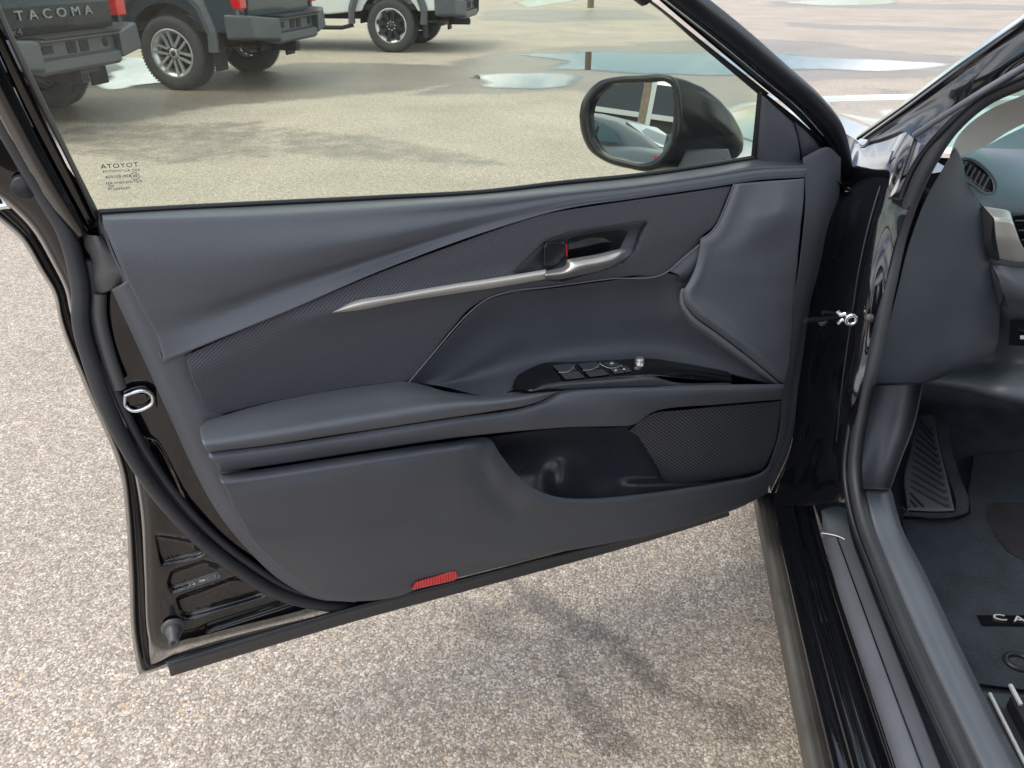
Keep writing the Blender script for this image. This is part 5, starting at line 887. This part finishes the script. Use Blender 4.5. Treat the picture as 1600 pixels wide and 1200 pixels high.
    mb = MB(); mb.lathe([(.0001, -1.352), (.035, -1.352), (.045, -1.34)], (0, -.38, .66), ax=0, k=16); B(mb, 'hitch_socket', M_['under'], bp)
    mb = MB(); mb.box((-1.36, .30, .63), (-1.345, .42, .69)); B(mb, 'step_pad', M_['under'], bp, bevel=.004)
    mb = MB(); mb.box((-1.36, -.045, .36), (-1.0, .045, .46)); mb.box((-1.05, -.6, .38), (-.95, .6, .46)); B(mb, 'tow_hitch', M_['steel'], bevel=.006)
    mb = MB(); mb.box((-1.365, -.03, .38), (-1.361, .03, .44)); B(mb, 'hitch_mouth', M_['under'])
    # exhaust, axle, frame, spare
    C = curve([(.3, .35, .42), (-.5, .42, .44), (-.85, .50, .46), (-1.02, .56, .46), (-1.16, .60, .44)], 30); mb = MB(); mb.tube(list(C[:22]), .03, 12); mb.tube(list(C[20:]), .045, 14, cap=False); mb.tube(list(C[20:]), .040, 14, cap=False); B(mb, 'exhaust_pipe', M_['exh'])
    mb = MB(); mb.tube([(0, -.7, .39), (0, .7, .39)], .05, 12); mb.lathe([(.0001, -.17), (.10, -.14), (.16, 0), (.10, .14), (.0001, .17)], (0, -.1, .39), ax=1, k=18); B(mb, 'axle', M_['under'])
    for s in (-1, 1): mb = MB(); mb.box((-1.2, s * .45 - .05, .46), (3.9, s * .45 + .05, .62)); B(mb, 'frame_rail', M_['under'])
    mb = MB(); mb.lathe([(.2, -.10), (.32, -.11), (.37, -.06), (.37, .06), (.32, .11), (.2, .10)], (-.72, 0, .50), ax=2, k=36); mb.lathe([(.0001, 0), (.21, 0)], (-.72, 0, .5), ax=2, k=30); B(mb, 'spare_wheel', M_['under'])
    mb = MB(); mb.tube([(.62, .93, .40), (.8, .96, .36), (2.6, .96, .36), (2.78, .93, .40)], .032, 10); B(mb, 'side_step', M_['under'])
    return T
M_['white_l'] = mat('raised_lettering_grey', (.30, .31, .32), .4, .2)
def place(px, py, yaw, scale=1.): # px,py: foot of the left rear tyre
    p = Zp(px, py, 0); R = Matrix.Rotation(yaw, 4, 'Z'); off = R @ Vector((0, .81 * scale, 0)); return Matrix.Translation((p[0] - off.x, p[1] - off.y, .0)) @ R
p2 = Zp(290, 140, 0)[:2]; q2 = Zp(410, 112, 0)[:2]; rt = (q2 - p2) / np.linalg.norm(q2 - p2); YT = atan2(rt[0], -rt[1])
YT = atan2(rt[0] * 1., -rt[1] * 1.) + 0; _a = radians(3.5); rt = np.array([rt[0] * cos(_a) - rt[1] * sin(_a), rt[0] * sin(_a) + rt[1] * cos(_a)]); fwd = Vector((-rt[1], rt[0], 0)); YT = atan2(fwd.y, fwd.x)
pk_grey = pickup('dark grey pickup truck with a six double-spoke silver wheel showing', carpaint('dark_grey_paint', (.055, .075, .095), .2), 'six', place(290, 139, YT), letters=False)
pR = Zp(112, 166, 0)[:2]; pL = pR - rt * 1.62
Rm = Matrix.Rotation(YT, 4, 'Z'); of = Rm @ Vector((0, .81, 0)); 
pk_black = pickup('black pickup truck seen tailgate first in the window corner', carpaint('glossy_black_paint', (.008, .009, .010), 0, .18), 'six', Matrix.Translation((pL[0] - of.x - .17, pL[1] - of.y, 0)) @ Rm)
p3 = Zp(617, 82, 0)[:2]; q3 = Zp(657, 67, 0)[:2]; r3 = (q3 - p3) / np.linalg.norm(q3 - p3); f3 = Vector((-r3[1], r3[0], 0))
pk_white = pickup('white pickup truck on black wheels with bright rims', carpaint('white_paint', (.78, .80, .80), 0, .2), 'eight', place(617, 81, atan2(f3.y, f3.x)), letters=False)
for t in (pk_grey, pk_black, pk_white): t['group'] = 'pickup trucks parked across the lot'
# ================================================================== what the door mirror sees behind the photographer
def mirrored(px, py, dist):
    m0 = Mp(px, py, -.004); d = ray(px, py); d = d / np.linalg.norm(d); r = d - 2 * (d @ MNORM) * MNORM; return m0 + r / np.linalg.norm(r[:2]) * dist
def mirror_ground(px, py):
    m0 = Mp(px, py, -.004); d = ray(px, py); r = d - 2 * (d @ MNORM) * MNORM; return m0 + r * (-m0[2] / r[2]) if r[2] < -.001 else None
def sedan(label, M):
    T = empty('parked_car', M); tag(T, label, 'car'); pt = mat('grey_satin_paint', (.13, .15, .175), .5, .1)
    B = lambda mb, n, m, p=T, **k: mb.build(n, m, p, M, **k)
    xs = [-2.32, -2.28, -2.0, -1.6, -1.0, 0, 1.0, 1.5, 2.0, 2.3, 2.36]; zt = [.62, .95, 1.04, 1.05, .98, .96, .95, .90, .80, .68, .5]; wd = [.62, .78, .86, .89, .90, .90, .90, .90, .88, .78, .6]
    mb = MB(); V = []
    for x, z, w_ in zip(xs, zt, wd):
        for y, zz in ((-.7, .22), (-.97, .30), (-1.0, .55), (-1.0, .72), (-.96, .90), (-.82, 1.0), (-.4, 1.02), (.4, 1.02), (.82, 1.0), (.96, .90), (1.0, .72), (1.0, .55), (.97, .30), (.7, .22)): V.append((x, y * w_, .22 + (zz - .22) * (z - .22) / .8))
    mb.add(V, [(i * 14 + j, i * 14 + (j + 1) % 14, (i + 1) * 14 + (j + 1) % 14, (i + 1) * 14 + j) for i in range(10) for j in range(14)] , True); mb.add(V[:14], [list(range(14))]); mb.add(V[-14:], [list(range(14))]); body_ = B(mb, 'body', pt)
    G = [(-1.95, 1.02, .70), (-1.55, 1.22, .68), (-1.0, 1.40, .64), (-.3, 1.46, .62), (.3, 1.44, .62), (.75, 1.30, .66), (1.35, .97, .74)]
    mb = MB(); V = []
    for x, z, w_ in G: V += [(x, -w_ - .14 * (1.46 - z) / .5 * .6, .93)] + [(x, y * w_, zz) for y, zz in ((-1.0, .93 + (z - .93) * .55), (-.93, .93 + (z - .93) * .9), (-.6, z), (0, z + .015), (.6, z), (.93, .93 + (z - .93) * .9), (1.0, .93 + (z - .93) * .55))] + [(x, w_ + .14 * (1.46 - z) / .5 * .6, .93)]
    mb.add(V, [(i * 9 + j, i * 9 + j + 1, (i + 1) * 9 + j + 1, (i + 1) * 9 + j) for i in range(len(G) - 1) for j in range(8)], True); roof = B(mb, 'roof', pt)
    for s in (-1, 1):
        for P in ([(-1.30, 1.04), (-.95, 1.27), (-.78, 1.32), (-.78, 1.02)], [(-.72, 1.02), (-.72, 1.33), (-.10, 1.39), (.0, 1.0)], [(.07, 1.0), (-.03, 1.39), (.45, 1.36), (.95, 1.10), (1.05, 1.0)]):
            mb = MB(); mb.add([(x, s * (.800 - (z - 1.0) * .31 + e), z) for e in (0, .012) for x, z in P], [tuple(range(len(P))), tuple(range(len(P), 2 * len(P)))] + [(i, (i + 1) % len(P), len(P) + (i + 1) % len(P), len(P) + i) for i in range(len(P))]); B(mb, 'window', M_['skyglass'], roof)
        mb = MB(); mb.box((-.62, s * .905 - .02, .84), (-.42, s * .905 + .02, .87)); B(mb, 'door_handle', M_['chrome'], bevel=.008)
        mb = MB(); mb.add([(-2.315, s * .50, .80), (-2.29, s * .78, .80), (-2.05, s * .905, .82), (-2.0, s * .895, .93), (-2.26, s * .78, .95), (-2.31, s * .5, .95), (-2.2, s * .5, .8), (-2.2, s * .7, .8), (-2.05, s * .8, .82), (-2.0, s * .8, .93), (-2.2, s * .7, .95), (-2.2, s * .5, .95)], [(0, 1, 2, 3, 4, 5), (0, 1, 7, 6), (1, 2, 8, 7), (2, 3, 9, 8), (3, 4, 10, 9), (4, 5, 11, 10)]); B(mb, 'tail_light', M_['taillens'])
        for x0 in (-1.42, 1.40):
            mb = MB(); mb.lathe([(.0001, .10), (.2, .105), (.22, .09), (.31, .11), (.33, .07), (.33, -.07), (.3, -.1)], (0, 0, 0), ax=1, k=30); Mw = M @ Matrix.Translation((x0, s * .80, .33)) @ Matrix.Rotation(0 if s > 0 else pi, 4, 'Z'); mb.build('wheel', M_['tyre'], T, Mw)
    mb = MB(); mb.add([(-1.86, -.54, 1.075), (-1.86, .54, 1.075), (-1.12, .48, 1.385), (-1.12, -.48, 1.385), (-1.82, -.54, 1.05), (-1.82, .54, 1.05), (-1.1, .48, 1.36), (-1.1, -.48, 1.36)], [(0, 1, 2, 3), (7, 6, 5, 4), (0, 4, 5, 1), (1, 5, 6, 2), (2, 6, 7, 3), (3, 7, 4, 0)]); B(mb, 'rear_window', M_['skyglass'], roof)
    mb = MB(); mb.add([(1.28, -.6, 1.02), (1.28, .6, 1.02), (.72, .5, 1.34), (.72, -.5, 1.34), (1.26, -.6, 1.0), (1.26, .6, 1.0), (.70, .5, 1.32), (.70, -.5, 1.32)], [(0, 1, 2, 3), (7, 6, 5, 4), (0, 4, 5, 1), (1, 5, 6, 2), (2, 6, 7, 3), (3, 7, 4, 0)]); B(mb, 'windscreen', M_['skyglass'], roof)
    return T
M_['skyglass'] = mat('teal_car_glass', (.03, .075, .08), .08, 0, 1.0)
md = (mirrored(985, 195, 1.) - mirrored(985, 195, 0.)); md[2] = 0; md /= np.linalg.norm(md); mr_ = np.array([md[1], -md[0], 0])
print('MIRRORDIR', md, [mirrored(x, y, 10.)[2] for x, y in ((985, 132), (985, 180), (985, 230), (985, 250))])
cc = mirrored(966, 207, 11.8); ch = cos(radians(57)) * md + sin(radians(57)) * mr_
cr_ = np.array([ch[1], -ch[0], 0]); cc = cc + 1.15 * ch - .72 * cr_; sedan('silver-grey car reflected in the door mirror', Matrix.Translation((cc[0], cc[1], 0)) @ Matrix.Rotation(atan2(ch[1], ch[0]), 4, 'Z'))
bc_ = mirrored(985, 180, 28.); bang = atan2(mr_[1], mr_[0]) + radians(10); Mb = Matrix.Translation((bc_[0], bc_[1], 0)) @ Matrix.Rotation(bang, 4, 'Z')
bld = empty('warehouse', Mb); tag(bld, 'dark grey low building with a white band, reflected in the door mirror', 'building')
M_['clad'] = grain(mat('dark_grey_cladding', (.055, .065, .075), .6), 'noise', 6, .2, .01, .15); M_['brick'] = grain(mat('brown_brick_wall', (.060, .055, .058), .7), 'noise', 20, .3, .01, .2)
mb = MB(); mb.box((-22, 0, 0), (22, 10, 2.0)); mb.build('wall', M_['brick'], bld, Mb)
mb = MB(); mb.box((-22.2, -.25, 2.17), (22.2, 10.2, 3.15)); mb.build('fascia', M_['clad'], bld, Mb)
mb = MB(); mb.box((-22.3, -.4, 2.0), (22.3, 10.3, 2.17)); mb.build('white_band', mat('white_band_paint', (.75, .75, .74), .5), bld, Mb)
pp = mirrored(1006, 180, 24.); Mq = Matrix.Translation((pp[0], pp[1], 0)); mb = MB(); mb.tube([(0, 0, 0), (0, 0, 5.5), (0, 0, 11)], [.17, .15, .12], 14); po = mb.build('utility_pole', grain(mat('brown_pole_wood', (.30, .22, .16), .8), 'noise', 30, .4, .01, .2, scale3=(1, 1, .1)), None, Mq); tag(po, 'brown wooden utility pole reflected in the door mirror', 'utility pole')
pp = mirrored(1014, 180, 22.); Mq = Matrix.Translation((pp[0], pp[1], 0)); mb = MB(); mb.tube([(0, 0, 0), (0, 0, 8)], .07, 10); po = mb.build('conduit_post', M_['clearlens'], None, Mq); tag(po, 'thin pale metal post beside the reflected brown pole', 'post')
# posts and a pale building beyond the top of the picture, seen only as reflections in the puddles
def puddle_mirror(px, py, dist): p = Zp(px, py, 0); d = ray(px, py); h = d[:2] / np.linalg.norm(d[:2]); q = p[:2] + h * dist; return q, -d[2] / np.linalg.norm(d[:2])
q, s_ = puddle_mirror(919, 95, 14.); Mq = Matrix.Translation((q[0], q[1], 0)); mb = MB(); mb.tube([(0, 0, 0), (0, 0, 7)], .10, 12); po = mb.build('timber_post', M_['brownp'] if 'brownp' in M_ else mat('brown_painted_post', (.16, .13, .09), .7), None, Mq); tag(po, 'brown post mirrored in the long puddle', 'post')
